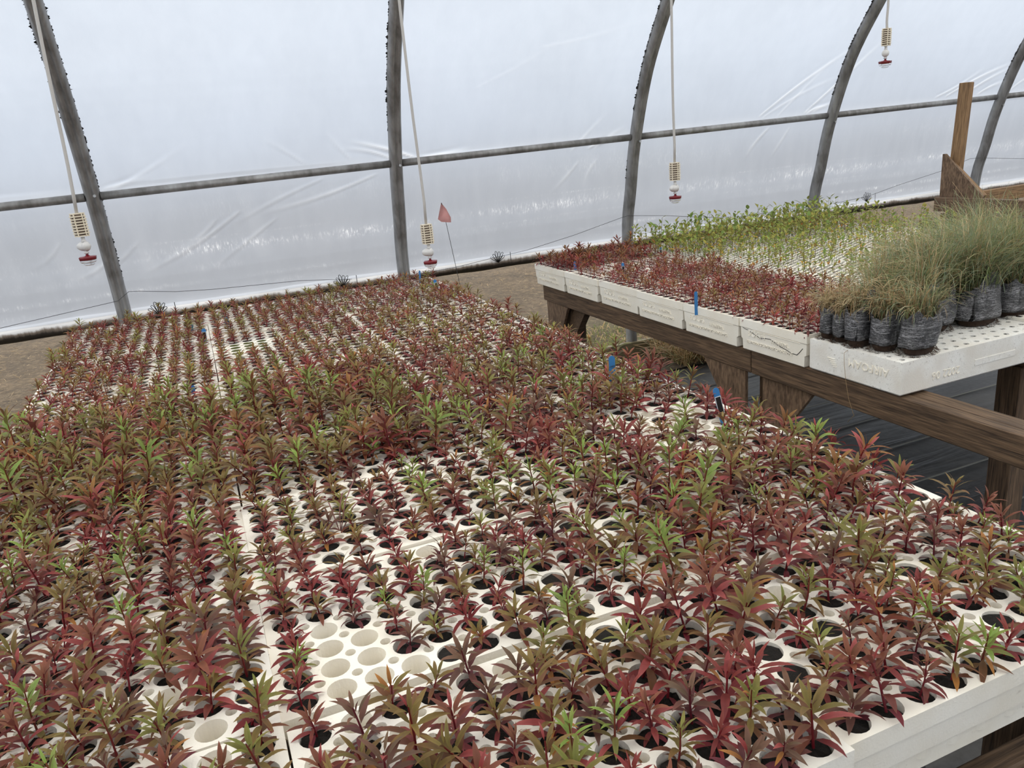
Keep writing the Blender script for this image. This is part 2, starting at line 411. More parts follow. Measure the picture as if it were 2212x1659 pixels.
# the film: one skin over the ribs; folds run from the rail and rib crossings, scuff lines run along the foot
def film_mesh(x0, x1, i0, i1, nx, fine, name, mat=None):
    P, N = PR[i0:i1], NN[i0:i1]
    if fine:
        s = np.concatenate([[0], np.cumsum(np.linalg.norm(np.diff(P, axis=0), axis=1))]); q = np.linspace(0, s[-1], fine)
        P = np.stack([np.interp(q, s, P[:, 0]), np.interp(q, s, P[:, 1])], 1); N = np.stack([np.interp(q, s, N[:, 0]), np.interp(q, s, N[:, 1])], 1)
    xs = np.linspace(x0, x1, nx); X, J = np.meshgrid(xs, np.arange(len(P)))
    Zp = P[:, 1][J]; off = np.full(X.shape, .006); milk_glint = np.zeros(X.shape); scuff = np.zeros(X.shape)
    if fine:
        r = np.random.default_rng(3)
        off += .012 * np.sin(X * 2.1 + 1) * np.sin(Zp * 1.9) * (Zp > 1.45) + .004 * np.sin(X * 5.3) * np.cos(Zp * 4)
        off = np.maximum(off, .003)
        zr = EYE - .086 + .0105 * X
        FOLDS = [(1625, 256, 1800, 105, .75), (1632, 258, 1790, 165, .35), (1722, 248, 1850, 95, .8), (1726, 250, 1772, 232, .7), (1738, 246, 1795, 222, .4), (1665, 255, 1760, 130, .35),
                 (2000, 214, 2090, 150, .6), (2022, 212, 2150, 140, .8), (2060, 209, 2150, 150, .75), (2090, 207, 2145, 180, .7), (1655, 275, 1608, 345, .5), (1700, 272, 1660, 350, .35), (2160, 200, 2212, 165, .5),
                 (1262, 322, 1345, 298, .7), (1275, 325, 1340, 275, .35), (1225, 330, 1300, 240, .3), (1250, 345, 1190, 420, .3), (1290, 340, 1262, 410, .3),
                 (895, 342, 745, 306, .9), (850, 347, 730, 322, .5), (905, 340, 1010, 322, .6), (660, 358, 560, 300, .3), (760, 350, 690, 280, .3),
                 (815, 374, 560, 462, .35), (700, 384, 480, 500, .3), (520, 455, 300, 600, .5), (470, 470, 380, 545, .4), (600, 470, 440, 600, .35), (250, 545, 160, 610, .45), (300, 520, 200, 600, .3), (130, 520, 60, 590, .3),
                 (220, 410, 330, 380, .5), (235, 415, 420, 300, .25), (1120, 120, 1330, 60, .12), (1000, 200, 1180, 90, .12)]
        for px0, py0, px1, py1, amp in FOLDS:
            A, B = pt(px0, py0, 4.42), pt(px1, py1, 4.42); ox, oz = A[0], A[2]; ln = math.hypot(B[0] - ox, B[2] - oz); dx, dz = (B[0] - ox) / ln, (B[2] - oz) / ln
            bow = .02 * math.sin(px0); u = (X - ox) * dx + (Zp - oz) * dz; v = -(X - ox) * dz + (Zp - oz) * dx + bow * np.sin(np.clip(u / ln, 0, 1) * PI)
            w = .0045 * (1 + 1.6 * np.clip(u / ln, 0, 1)); env = np.clip(u / .03, 0, 1) * np.clip((1 - u / ln) * 1.6, 0, 1) * (u > 0)
            g = np.exp(-(v / w) ** 2) * env; off += .010 * amp * g; milk_glint += (.75 if min(py0, py1) < 250 or px0 > 800 else .4) * amp * g; off -= .004 * amp * np.exp(-((v - 2.2 * w) / w) ** 2) * env  # fold glints put into the colour as paler streaks
        def wob(scale, seed, sh=0.):   # smooth random values along the wall
            rr = np.random.default_rng(seed).random(4000); q = (X + 4 + sh) * scale; i0 = np.floor(q).astype(int) % 3998; f = q - np.floor(q)
            return rr[i0] * (1 - f) + rr[i0 + 1] * f
        for zz, amp, w, sl, sc1 in ((1.085, .42, .020, 1.2, 34), (1.06, .30, .014, -1.6, 42), (1.145, .30, .0035, .0, 9), (1.10, .30, .03, .6, 16), (.905, .40, .010, 1.9, 48), (.855, .38, .012, -2.1, 40), (1.01, .22, .004, .0, 7), (.985, .2, .02, .8, 20), (1.30, .12, .06, .2, 30)):
            zl = zz + .006 * np.sin(X * 1.7 + zz * 9)
            rip = wob(sc1, int(zz * 1000), sl * (Zp - zl)); rip = np.clip((rip - .35) * 2.2, 0, 1); patch = np.clip(wob(2.2, int(zz * 777)) * 1.7 - .25, 0, 1)
            g = np.exp(-((Zp - zl) / w) ** 2) * patch
            scuff += 1.7 * amp * g * (.35 + .65 * rip); milk_glint += .18 * amp * g * rip
        milk_glint += .10 * (wob(26, 5, .1 * Zp) - .5) * np.clip((1.42 - Zp) * 4, 0, 1) * (Zp > 1.0)
        milk_glint += .18 * np.exp(-((Zp - zr - .01) / .03) ** 2)
        milk_glint += .25 * np.exp(-np.clip(Zp - .80, 0, 9) / .03)
    V = np.stack([X, P[:, 0][J] + N[:, 0][J] * off, Zp + N[:, 1][J] * off], -1).reshape(-1, 3)
    i = np.arange(len(P) - 1)[:, None] * nx + np.arange(nx - 1)[None, :]
    Fq = np.stack([i, i + 1, i + nx + 1, i + nx], -1).reshape(-1, 4)
    c = np.zeros((V.shape[0], 4)); c[:, 0] = np.clip(milk_glint, 0, .9).ravel(); c[:, 1] = np.clip(scuff, 0, 1).ravel(); c[:, 3] = 1
    return mesh_np(name, V, Fq, mat or FILM, c, smooth=True)
iA = int(np.argmax(PR[:, 1] > .79)); iB = int(np.argmax(PR[:, 1] > 2.6)); iE = len(PR) - iA
tag(link('wall_back', film_mesh(-3.45, 10.7, iA, iB + 1, 1200, 240, 'wall_back')), 'milky plastic film of the tunnel side wall', kind='structure')
iC = len(PR) - iB
tag(link('wall_front', film_mesh(-3.45, 10.7, iC, iE, 30, 0, 'wall_front')), 'milky plastic film of the opposite side wall', kind='structure')
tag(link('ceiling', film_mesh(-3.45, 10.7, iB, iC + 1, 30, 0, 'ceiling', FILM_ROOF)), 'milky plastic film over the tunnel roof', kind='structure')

# rolled-up foot of the film: white above, grading to dark brown below
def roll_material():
    t = NT('dark_bottom_film_roll')
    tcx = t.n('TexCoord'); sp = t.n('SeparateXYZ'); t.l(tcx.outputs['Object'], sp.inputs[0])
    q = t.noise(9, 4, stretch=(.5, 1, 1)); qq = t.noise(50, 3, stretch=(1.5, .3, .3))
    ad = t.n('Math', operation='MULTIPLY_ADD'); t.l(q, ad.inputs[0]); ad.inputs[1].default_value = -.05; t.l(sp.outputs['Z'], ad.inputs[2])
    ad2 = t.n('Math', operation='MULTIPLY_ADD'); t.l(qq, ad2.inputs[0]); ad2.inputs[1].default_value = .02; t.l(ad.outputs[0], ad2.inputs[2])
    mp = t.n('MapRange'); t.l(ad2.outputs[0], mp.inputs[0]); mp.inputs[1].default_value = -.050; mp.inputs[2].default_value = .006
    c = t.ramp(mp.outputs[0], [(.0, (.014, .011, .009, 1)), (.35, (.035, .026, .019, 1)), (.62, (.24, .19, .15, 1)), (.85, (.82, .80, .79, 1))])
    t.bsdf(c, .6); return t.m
bm = bmesh.new()
nxr = 160
for i in range(nxr):
    x = -3.4 + 14 * i / (nxr - 1)
    for k in range(12):
        a = 2 * PI * k / 12; r = .036 + .003 * math.sin(x * 5 + k * 1.3) + .002 * math.sin(x * 17 + 2 * k)
        bm.verts.new((x, r * math.cos(a), r * 1.1 * math.sin(a)))
bm.verts.ensure_lookup_table()
for i in range(nxr - 1):
    for k in range(12):
        bm.faces.new([bm.verts[j] for j in (i * 12 + k, i * 12 + (k + 1) % 12, (i + 1) * 12 + (k + 1) % 12, (i + 1) * 12 + k)])
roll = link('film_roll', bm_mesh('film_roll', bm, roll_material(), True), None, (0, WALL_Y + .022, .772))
tag(roll, 'white film rolled around a pipe along the wall foot, dark brown underneath', 'film roll')

# ------------------------------------------------------------------ rope, clips, sprinklers
ROPE = plain('grey_cord', (.07, .07, .075, 1), .8)
rope = []
for px, py in [(-120, 741), (0, 709), (130, 679), (255, 650), (278, 630), (300, 629), (380, 630), (460, 625), (650, 606), (760, 603)]:
    rope.append(pt(px, py, 4.44))
tag(tube('guy_rope', rope, .0014, ROPE, seg=5), 'thin dark rope zigzagging from the left rib to the film roll', 'rope')
rope = [pt(px, py, 4.44) for px, py in [(905, 592), (985, 577), (1075, 555), (1140, 540), (1240, 508), (1340, 471), (1356, 466), (1440, 466), (1540, 470), (1600, 468), (1680, 456), (1750, 446)]]
tag(tube('guy_rope', rope, .0014, ROPE, seg=5), 'thin dark rope rising to the bolt on the rib behind the right bench corner', 'rope')
rope = [pt(px, py, 4.44) for px, py in [(1800, 440), (1875, 424), (1940, 400), (2035, 369), (2095, 343), (2115, 341), (2160, 342), (2230, 343)]]
tag(tube('guy_rope', rope, .0014, ROPE, seg=5), 'thin dark rope climbing behind the upturned bench to the last rib', 'rope')
for j, (px, py, lab) in enumerate([(343, 672, 'beside the left rib foot'), (740, 612, 'left of the second rib'), (1076, 560, 'between the two benches'), (1872, 430, 'right of the green leafy trays')]):
    c = np.array(pt(px, py, 4.508)); root = empty('wire_clip', tuple(c))
    tag(root, 'fan shaped bent black wire clip on the film roll, ' + lab, 'clip', 'wire clips on the film roll')
    for k in range(6):
        a = math.radians(18 + 144 * k / 5); L = .046 + .006 * (k % 2)
        u = np.array([math.cos(a), 0, math.sin(a)]); v = np.array([-math.sin(a), 0, math.cos(a)])
        P = [c - [0, 0, .02], c + u * L * .8 - v * .007, c + u * L - v * .003, c + u * L + v * .003, c + u * L * .8 + v * .007, c - [0, 0, .02]]
        tube('wire_loop', P, .0017, WIRE, root, 4)
    tube('wire_stub', [c + [.085, 0, -.02], c + [.085, 0, .035]], .0018, WIRE, root, 4)

HOSE = plain('pale_grey_hose', (.50, .48, .46, 1), .45)
IVORY = plain('ivory_plastic', (.74, .66, .52, 1), .45)
WHITE_PL = plain('off_white_plastic', (.62, .61, .60, 1), .4)
RED_PL = plain('dark_red_plastic', (.16, .008, .014, 1), .35)
t = NT('clear_plastic')
gp = t.n('BsdfGlass'); gp.inputs['Roughness'].default_value = .12; gp.inputs['IOR'].default_value = 1.2; tpn = t.n('BsdfTransparent'); ms = t.n('MixShader'); ms.inputs[0].default_value = .5
t.l(gp.outputs[0], ms.inputs[1]); t.l(tpn.outputs[0], ms.inputs[2]); t.l(ms.outputs[0], t.out.inputs[0]); CLEAR = t.m
WEIGHT_IN = plain('shadowed_core', (.16, .12, .09, 1), .8)
def fin_mesh():
    bm = bmesh.new()
    for k in range(9):
        w = .043 if 0 < k < 8 else .036
        box_bm(w, w * .72, .0036, c=(0, 0, -.004 - k * .0092), bm=bm)
    return bm_mesh('weight_fins', bm, IVORY)
def frame_mesh():
    bm = bmesh.new()
    for sx_, sy_ in ((-1, -1), (1, -1), (-1, 1), (1, 1)):
        box_bm(.0035, .0035, .078, c=(sx_ * .017, sy_ * .0128, -.041), bm=bm)
    box_bm(.0035, .0300, .078, c=(.009, 0, -.041), bm=bm)
    return bm_mesh('weight_frame', bm, IVORY)
core = bm_mesh('weight_core', box_bm(.030, .022, .074, c=(0, 0, -.041)), WEIGHT_IN)
fins, fram = fin_mesh(), frame_mesh()
stem_up = lathe_mesh('coupling', [(.0062, -.082), (.0062, -.092), (.0078, -.093), (.0078, -.098), (.0055, -.099), (.0055, -.104)], WHITE_PL, 12)
bulb = lathe_mesh('check_valve', [(.002, -.030), (.010, -.026), (.0145, -.016), (.016, -.004), (.0155, .004), (.0165, .005), (.0165, .008), (.012, .014), (.003, .017)], WHITE_PL, 14)
stem_lo = lathe_mesh('adapter', [(.006, -.122), (.006, -.130), (.0078, -.131), (.0078, -.137), (.006, -.138)], WHITE_PL, 12)
neck = lathe_mesh('nozzle_neck', [(.0045, -.136), (.0045, -.146)], RED_PL, 10)
cap = lathe_mesh('red_cap', [(.006, -.143), (.010, -.146), (.029, -.1475), (.030, -.149), (.0285, -.159), (.018, -.160)], RED_PL, 6)
skirt = lathe_mesh('spreader_skirt', [(.0285, -.159), (.028, -.164), (.024, -.1685), (.012, -.169)], CLEAR, 6)
rotor = lathe_mesh('rotor', [(.005, -.168), (.018, -.171), (.019, -.174), (.012, -.178), (.004, -.179)], CLEAR, 9)
SPR_Y = 3.0
for k, (px, py, px0, py0, lab) in enumerate([(165, 459, 72, 0, 'in front of the left rib'), (920, 483, 862, 0, 'beside the second rib, next to the pink flag'), (1457, 350, 1450, 0, 'right of the third rib, above the green seedlings'), (1916, 60, 1919, 0, 'highest in view, left of the upturned bench leg')]):
    p = Vector(pt(px, py, SPR_Y)); root = empty('hanging_sprinkler', p, [.5, .1, -.2, .35][k])
    tag(root, 'red sprinkler head on a hose, ' + lab, 'sprinkler', 'sprinklers hanging on hoses')
    a = Vector(pt(px0, py0, SPR_Y)); d = (a - p)
    P = [p + Vector((0, 0, -.003))]
    for s in np.linspace(.1, 1, 8): P.append(p + d * s + Vector((.004 * math.sin(s * 5 + k), 0, 0)) * (1 - s))
    e = P[-1]; P.append(Vector((e.x + d.x * .4, e.y, 2.62)))
    # hose stays upright in world space
    ho = tube('hose', [tuple(q) for q in P], .0055, HOSE, None, 8); ho.parent = root
    ho.matrix_parent_inverse = (Matrix.Translation(p) @ Matrix.Rotation([.5, .1, -.2, .35][k], 4, 'Z')).inverted()
    wf = link('weight', fins, root); link('weight_frame', fram, wf); link('weight_core', core, wf)
    link('coupling', stem_up, root)
    b = link('check_valve', bulb, root, (0, 0, -.113)); b.rotation_euler = (PI / 2, 0, [.4, .9, 2.0, -1.3][k])
    link('adapter', stem_lo, root); hd = link('red_cap', cap, root); link('nozzle_neck', neck, hd)
    link('spreader_skirt', skirt, root); link('rotor', rotor, root)
sp_ = tube('supply_pipe', [(-3.4, SPR_Y, 2.63), (10.6, SPR_Y, 2.63)], .014, HOSE, None, 8)
tag(sp_, 'pale irrigation pipe overhead that carries the sprinkler hoses', 'pipe')

# ------------------------------------------------------------------ foam trays
TW, TD = .602, .356
def tray_mesh(name, nx, ny, dia, vent=0., w=TW, d=TD, hgt=.112, depth=.05, seg=20, lip=True, mat=None, hex_=False, notch=True):
    """foam block with real cavities: top plate with holes, tapered cavity walls, a lip along the upper edge"""
    hw, hd = w / 2, d / 2
    mx, my = w / nx, d / ny
    px, py = (w - .012) / nx, (d - .006) / ny
    cen = [(-hw + .006 + px * (i + .5), -hd + .003 + py * (j + .5)) for j in range(ny) for i in range(nx)]
    if hex_: cen = [(x + (px * .25 if (int(round((y + hd) / py - .5)) % 2) else -px * .25), y) for x, y in cen]
    vents = [(-hw + .006 + px * i, -hd + .003 + py * j) for j in range(1, ny) for i in range(1, nx)] if vent else []
    V2, E, holes = [], [], []
    rect = [(-hw, -hd), (hw, -hd), (hw, hd), (-hw, hd)]
    V2 += rect; E += [(0, 1), (1, 2), (2, 3), (3, 0)]
    for (cx_, cy_), r, sg in [(c, dia / 2, seg) for c in cen] + [(c, vent / 2, 12) for c in vents]:
        b = len(V2); V2 += [(cx_ + r * math.cos(2 * PI * k / sg), cy_ + r * math.sin(2 * PI * k / sg)) for k in range(sg)]
        E += [(b + k, b + (k + 1) % sg) for k in range(sg)]; holes.append((cx_, cy_, r, b, sg))
    vo, eo, fo, ov, oe, of = delaunay_2d_cdt([Vector(v) for v in V2], E, [], 0, 1e-6)
    vo = np.array([tuple(v) for v in vo])
    C = np.array([h[:2] for h in holes]); Rr = np.array([h[2] for h in holes])
    V = [(x, y, 0.) for x, y in vo]; Fc = []
    for f in fo:
        c = vo[list(f)].mean(0); dd = np.hypot(C[:, 0] - c[0], C[:, 1] - c[1])
        if (dd < Rr * .985).any(): continue
        Fc.append(list(f))
    back = {}
    for i, ol in enumerate(ov):
        for q in ol: back[q] = i
    for cx_, cy_, r, b, sg in holes:
        dp = depth if r > vent / 2 + 1e-6 or not vent else depth * .9
        ring = [back[b + k] for k in range(sg)]; nb = len(V)
        V += [(cx_ + (x - cx_) * .86, cy_ + (y - cy_) * .86, -dp) for x, y in (V2[b + k] for k in range(sg))]
        for k in range(sg):
            k2 = (k + 1) % sg; Fc.append([ring[k], nb + k, nb + k2, ring[k2]])
        Fc.append([nb + k for k in range(sg)])
    # sides: lip, groove, tapered body
    def loop(ix, iy, z):
        b = len(V); V.extend([(-hw + ix, -hd + iy, z), (hw - ix, -hd + iy, z), (hw - ix, hd - iy, z), (-hw + ix, hd - iy, z)]); return list(range(b, b + 4))
    loops = [[back[i] for i in range(4)]]
    if lip: prof = [(.0, .0, -.002), (0, 0, -.029), (.0025, .0025, -.032), (.0035, .005, -hgt * .62), (.0037, .013, -hgt * .66), (.0045, .014, -hgt * .97), (.008, .017, -hgt)]
    else: prof = [(.0, .0, -.004), (.001, .001, -hgt * .95), (.006, .006, -hgt)]
    for p in prof: loops.append(loop(*p))
    for a, b in zip(loops[:-1], loops[1:]):
        for k in range(4):
            k2 = (k + 1) % 4; Fc.append([a[k], b[k], b[k2], a[k2]])
    Fc.append(loops[-1][::-1])
    me = bpy.data.meshes.new(name); me.from_pydata(V, [], Fc); me.materials.append(mat or FOAM); me.update()
    bm = bmesh.new(); bm.from_mesh(me); bmesh.ops.recalc_face_normals(bm, faces=bm.faces); bm.to_mesh(me); bm.free()
    return me, cen
T77, C77 = tray_mesh('foam_tray', 11, 7, .0425, .0165, depth=.09)
T112, C112 = tray_mesh('foam_tray', 14, 8, .0335, 0)
T240, C240 = tray_mesh('foam_tray', 20, 12, .0215, 0, w=.598, d=.350, seg=10, hex_=True, lip=False)
TAIR, CAIR = tray_mesh('foam_tray', 14, 8, .017, 0, hgt=.10, depth=.03, seg=10, lip=False, mat=FOAM_DIRTY)

def disc(r, seg, seed, amp=.0025):
    q = random.Random(seed); V = [(0, 0, amp)]; Fc = []
    for ri, rr in ((1, r * .55), (2, r)):
        for k in range(seg):
            a = 2 * PI * k / seg; V.append((rr * math.cos(a), rr * math.sin(a), q.uniform(-amp, amp)))
    for k in range(seg):
        k2 = (k + 1) % seg
        Fc += [(0, 1 + k, 1 + k2), (1 + k, 1 + seg + k, 1 + seg + k2), (1 + k, 1 + seg + k2, 1 + k2)]
    return np.array(V), np.array(Fc)

def soil_part(tray, cells, r, seg, depth, mat):
    if not cells: return
    VV, FF, n = [], [], 0
    for k, (x, y) in enumerate(cells):
        v, f = disc(r, seg, k); VV.append(v + [x, y, -depth]); FF.append(f + n); n += len(v)
    o = link('soil', mesh_np('soil', np.concatenate(VV), np.concatenate(FF), mat), tray); o['kind'] = 'stuff'; return o

# ------------------------------------------------------------------ seedlings
def leaf_geo(L, W, elev, droop, fold, az, z0, cbase, ctip, r0=.002, nseg=5, twist=0.):
    ts = np.linspace(0, 1, nseg + 1); V, Cc = [], []
    r, z, a = r0, z0, elev
    pts = [(r, z, a)]
    for i in range(nseg):
        a = elev - droop * ((i + .5) / nseg) ** 1.2
        r += L / nseg * math.cos(a); z += L / nseg * math.sin(a); pts.append((r, z, a))
    wid = [W * (math.sin(PI * min(1, t_ ** .85 * .96 + .03)) ** .9) for t_ in ts]
    ca, sa = math.cos(az), math.sin(az)
    def put(r, s, z): V.append((r * ca - s * sa, r * sa + s * ca, z))
    for i, ((r, z, a), w) in enumerate(zip(pts, wid)):
        c = cbase * (1 - ts[i]) + ctip * ts[i]
        if i in (0, nseg): put(r, 0, z); Cc.append(c)
        else:
            h = w / 2; up = fold * h
            put(r - up * math.sin(a), h, z + up * math.cos(a) + twist * h); put(r, 0, z); put(r - up * math.sin(a), -h, z + up * math.cos(a) - twist * h)
            Cc += [c, c * .85, c]
    Fc = [(0, 2, 1), (0, 3, 2)]
    for i in range(nseg - 2):
        b = 1 + 3 * i
        for q in (0, 1): Fc += [(b + q, b + q + 1, b + q + 4), (b + q, b + q + 4, b + q + 3)]
    b = 1 + 3 * (nseg - 2); e = b + 3
    Fc += [(b, b + 1, e), (b + 1, b + 2, e)]
    Cc = np.clip(np.array(Cc), .004, 1); return np.array(V), np.array(Fc), np.c_[Cc, np.ones(len(Cc))]
def stem_geo(H, r, c0, c1, lean, seg=5):
    V, Fc, Cc = [], [], []
    for i, t_ in enumerate((0, .5, 1)):
        for k in range(seg):
            a = 2 * PI * k / seg; rr = r * (1 - .5 * t_)
            V.append((rr * math.cos(a) + lean * t_ * t_, rr * math.sin(a), H * t_)); Cc.append(c0 * (1 - t_) + c1 * t_)
    for i in range(2):
        for k in range(seg):
            k2 = (k + 1) % seg; a, b, c, d = i * seg + k, i * seg + k2, (i + 1) * seg + k2, (i + 1) * seg + k
            Fc += [(a, b, c), (a, c, d)]
    Cc = np.array(Cc); return np.array(V), np.array(Fc), np.c_[Cc, np.ones(len(Cc))]
lin = lambda r, g, b: np.array(S(r, g, b)[:3])
PAL = {   # lower leaves, upper leaves, stem, words
    'maroon':  (lin(110, 34, 46), lin(116, 72, 50), lin(112, 20, 36), 'deep maroon'),
    'bronze':  (lin(112, 42, 46), lin(112, 100, 50), lin(118, 24, 36), 'red and olive'),
    'olive':   (lin(108, 60, 46), lin(114, 118, 54), lin(120, 30, 38), 'olive topped'),
    'green':   (lin(108, 80, 46), lin(118, 142, 64), lin(118, 48, 42), 'fresh green topped'),
    'orange':  (lin(118, 46, 40), lin(132, 94, 46), lin(130, 32, 36), 'orange tinted'),
    'crimson': (lin(122, 32, 44), lin(120, 54, 46), lin(126, 22, 38), 'bright crimson'),
    'purple':  (lin(92, 36, 48), lin(102, 80, 60), lin(100, 22, 40), 'dusky purple'),
}
def seedling_proto(kind, H, nl, Lmax, seed, wide=1., lean=0.):
    r = random.Random(seed); lo, up, st, _ = PAL[kind]; lo, up = lo * .98, up * 1.2
    pieces = [('stem',) + stem_geo(H * .96, .0017, st, st * .9 + .1 * up, lean)]
    az = r.uniform(0, 6.28)
    for i in range(nl):
        f = i / (nl - 1); az += math.radians(137.5) + r.uniform(-.3, .3)
        z0 = H * (.06 + .90 * f ** .85)
        big = math.sin(PI * min(1, .28 + .62 * f)) ** .7
        L = Lmax * (.55 + .5 * big) * r.uniform(.82, 1.12) * (1 if f < .8 else 1 - 1.6 * (f - .8))
        Wd = L * r.uniform(.165, .215) * wide * (1.45 - .5 * f)
        elev = math.radians(14 + 58 * f ** 1.3 + r.uniform(-10, 10)); dr = math.radians(r.uniform(38, 78) * (1.15 - .45 * f))
        m_ = np.clip(f * 1.5 - .10 + r.uniform(-.25, .25), 0, 1)
        cb = lo * (1 - m_) + up * m_; cb = cb * r.uniform(.78, 1.2)
        ct = cb * .78 + .22 * (lin(140, 40, 50) if r.random() < .6 else up)
        if r.random() < .035: ct = lin(176, 120, 52); cb = lin(132, 84, 46)
        if r.random() < .05: cb = lin(142, 54, 56); ct = lin(160, 80, 76)
        v, fc, cc = leaf_geo(L, Wd, elev, dr, r.uniform(.06, .30), az, z0, cb, ct, nseg=5, twist=r.uniform(-.25, .25))
        v = v + [lean * (z0 / H) ** 2, 0, 0]
        pieces.append(('leaf', v, fc, cc))
    return pieces
specs = []
kinds_near = ['bronze', 'maroon', 'olive', 'bronze', 'purple', 'green', 'maroon', 'bronze', 'crimson', 'olive', 'purple', 'orange', 'bronze', 'olive', 'bronze', 'green', 'bronze', 'olive', 'maroon', 'purple', 'olive', 'bronze']
for i, k in enumerate(kinds_near):
    r = random.Random(100 + i)
    H = r.choice([.032, .042, .050, .058, .070]) * (1.25 if k in ('green', 'olive', 'orange') else 1)
    specs.append((k, H, int(12 + H * 178), r.uniform(.033, .041), 200 + i, r.uniform(.78, 1.0), r.uniform(0, .010)))
PROTO = [dict(kind=s[0], H=s[1], pieces=seedling_proto(*s)) for s in specs]
for p in PROTO:
    p['mesh'] = [mesh_np(n, v, f, LEAF, c, smooth=True) for n, v, f, c in p['pieces']]
    V, Fc, Cc, n = [], [], [], 0
    for _, v, f, c in p['pieces']: V.append(v); Fc.append(f + n); Cc.append(c); n += len(v)
    p['all'] = (np.concatenate(V), np.concatenate(Fc), np.concatenate(Cc))
PLUGS = []
for k in range(4):
    v, f = disc(.0207, 18, k, .003); n = len(v)
    ring = [1 + 18 + j for j in range(18)]
    v = np.concatenate([v, v[ring] * [.86, .86, 0] + [0, 0, -.035]])
    f2 = [(ring[j], n + j, n + (j + 1) % 18) for j in range(18)] + [(ring[j], n + (j + 1) % 18, ring[(j + 1) % 18]) for j in range(18)]
    PLUGS.append(mesh_np('root_plug', v, np.concatenate([f, np.array(f2)]), SOIL))

class Pool:
    """everything past the first few hundred plants of a kind: one joined mesh"""
    def __init__(s): s.V, s.F, s.C, s.n = [], [], [], 0
    def add(s, geo, loc, rz, sc_, tilt, hue=1.):
        v, f, c = geo
        R = np.array((Matrix.Rotation(tilt[0], 3, 'X') @ Matrix.Rotation(tilt[1], 3, 'Y') @ Matrix.Rotation(rz, 3, 'Z')))
        s.V.append((v * sc_) @ R.T + np.asarray(loc)); s.F.append(f + s.n); cc = c.copy(); cc[:, :3] *= hue; s.C.append(cc); s.n += len(v)
    def build(s, name, mat):
        return link(name, mesh_np(name, np.concatenate(s.V), np.concatenate(s.F), mat, np.concatenate(s.C), smooth=True))

# left bench: three columns of ten trays
ZL = EYE - .71
LX = [-.319, .288, .895]; LY0, LP = .548 + .181, .3705
colname = ['left column', 'middle column', 'right column']
EMPTY = {(1, 0): None}
left_cells = []          # (distance, tray index, x, y, row, hole)
trays = []
def r2(i, j, s=0): return random.Random(i * 7919 + j * 104729 + s)
for c in range(3):
    for rw in range(10):
        q = r2(c, rw, 5)
        x = LX[c] + q.uniform(-.003, .003); y = LY0 + rw * LP + q.uniform(-.004, .004) - (.006 if c == 1 and rw == 0 else 0)
        o = link('foam_tray', T77, None, (x, y, ZL + q.uniform(-.003, .003)))
        o.rotation_euler = (0, 0, q.uniform(-.003, .003)); o.scale = (1.006, 1.018, 1)
        place = ('front' if rw == 0 else 'far end' if rw == 9 else ORD[rw] + ' from the front')
        tag(o, f'white foam cell tray on the long bench, {colname[c]}, {place}', 'tray', 'foam trays on the long front bench')
        trays.append((o, c, rw, x, y))
bpy.context.view_layer.update()
def is_empty(c, rw, x, y, q):
    if c == 1 and rw == 1 and .03 < x < .09 and y < 1.15 and q.random() < .9: return 'empty'
    if c == 1 and rw == 1 and x < .15 and y < 1.05 and q.random() < .4: return 'empty'
    if c == 1 and rw == 0 and abs(x - .22) < .2 and y > .78 and q.random() < .25: return 'empty'
    if c == 2 and rw in (2, 3) and 1.35 < y < 1.66 and .88 < x < 1.12 and q.random() < .65: return 'empty'
    if c == 1 and rw == 7 and x < .19 and y < 3.36: return 'moss'
    if q.random() < .02: return 'empty'
    if q.random() < .03: return 'bare'
    return ''
soil_by_tray = {}
for ti, (o, c, rw, x0, y0) in enumerate(trays):
    for k, (hx, hy) in enumerate(C77):
        x, y = x0 + hx * 1.006, y0 + hy * 1.018; q = r2(ti, k)
        s = is_empty(c, rw, x, y, q)
        u, v, d = project((x, y, ZL + .03)); seen = -60 < u < 2270 and -20 < v < 1730
        if s == 'empty': continue
        if s == 'moss': soil_by_tray.setdefault((ti, 'moss'), []).append((hx, hy)); continue
        if s == 'bare': soil_by_tray.setdefault((ti, 'soil'), []).append((hx, hy)); continue
        left_cells.append((d if seen else d + 50, ti, k, x, y, seen))
left_cells.sort()
PL = [i for i, p in enumerate(PROTO)]
def choose(x, y, q):
    g = .5 + .5 * math.sin(x * 5.1 + 1.3) * math.sin(y * 3.3 + x * 2) + q.uniform(-.45, .45)
    if y > 2.6: pool = ['bronze', 'maroon', 'bronze', 'orange', 'bronze', 'olive', 'bronze', 'crimson', 'olive', 'maroon']
    elif y > 1.7 and x < .45: pool = ['olive', 'bronze', 'green', 'bronze', 'maroon', 'olive', 'bronze', 'orange']
    elif x > .55: pool = ['olive', 'bronze', 'green', 'maroon', 'olive', 'bronze', 'purple', 'orange', 'maroon', 'crimson']
    else: pool = ['maroon', 'bronze', 'purple', 'bronze', 'olive', 'maroon', 'bronze', 'green', 'purple', 'crimson']
    k = q.choice(pool); return q.choice([i for i in PL if PROTO[i]['kind'] == k])
def height(x, y, q):
    s = 1.0
    if 1.7 < y < 2.5 and x < .5: s = 1.22
    elif y > 2.6: s = .84
    elif 0 <= x < .55 and .9 < y < 1.75: s = .86
    elif x > .5 and 1.0 < y < 2.2: s = 1.12
    return s * q.uniform(.76, 1.28)
pool_left = Pool()
N_OWN = 300
ORD += ['fifteenth', 'sixteenth', 'seventeenth', 'eighteenth', 'nineteenth', 'twentieth']
def hole_words(k, nx=11): return ORD[k // nx], ORD[k % nx]
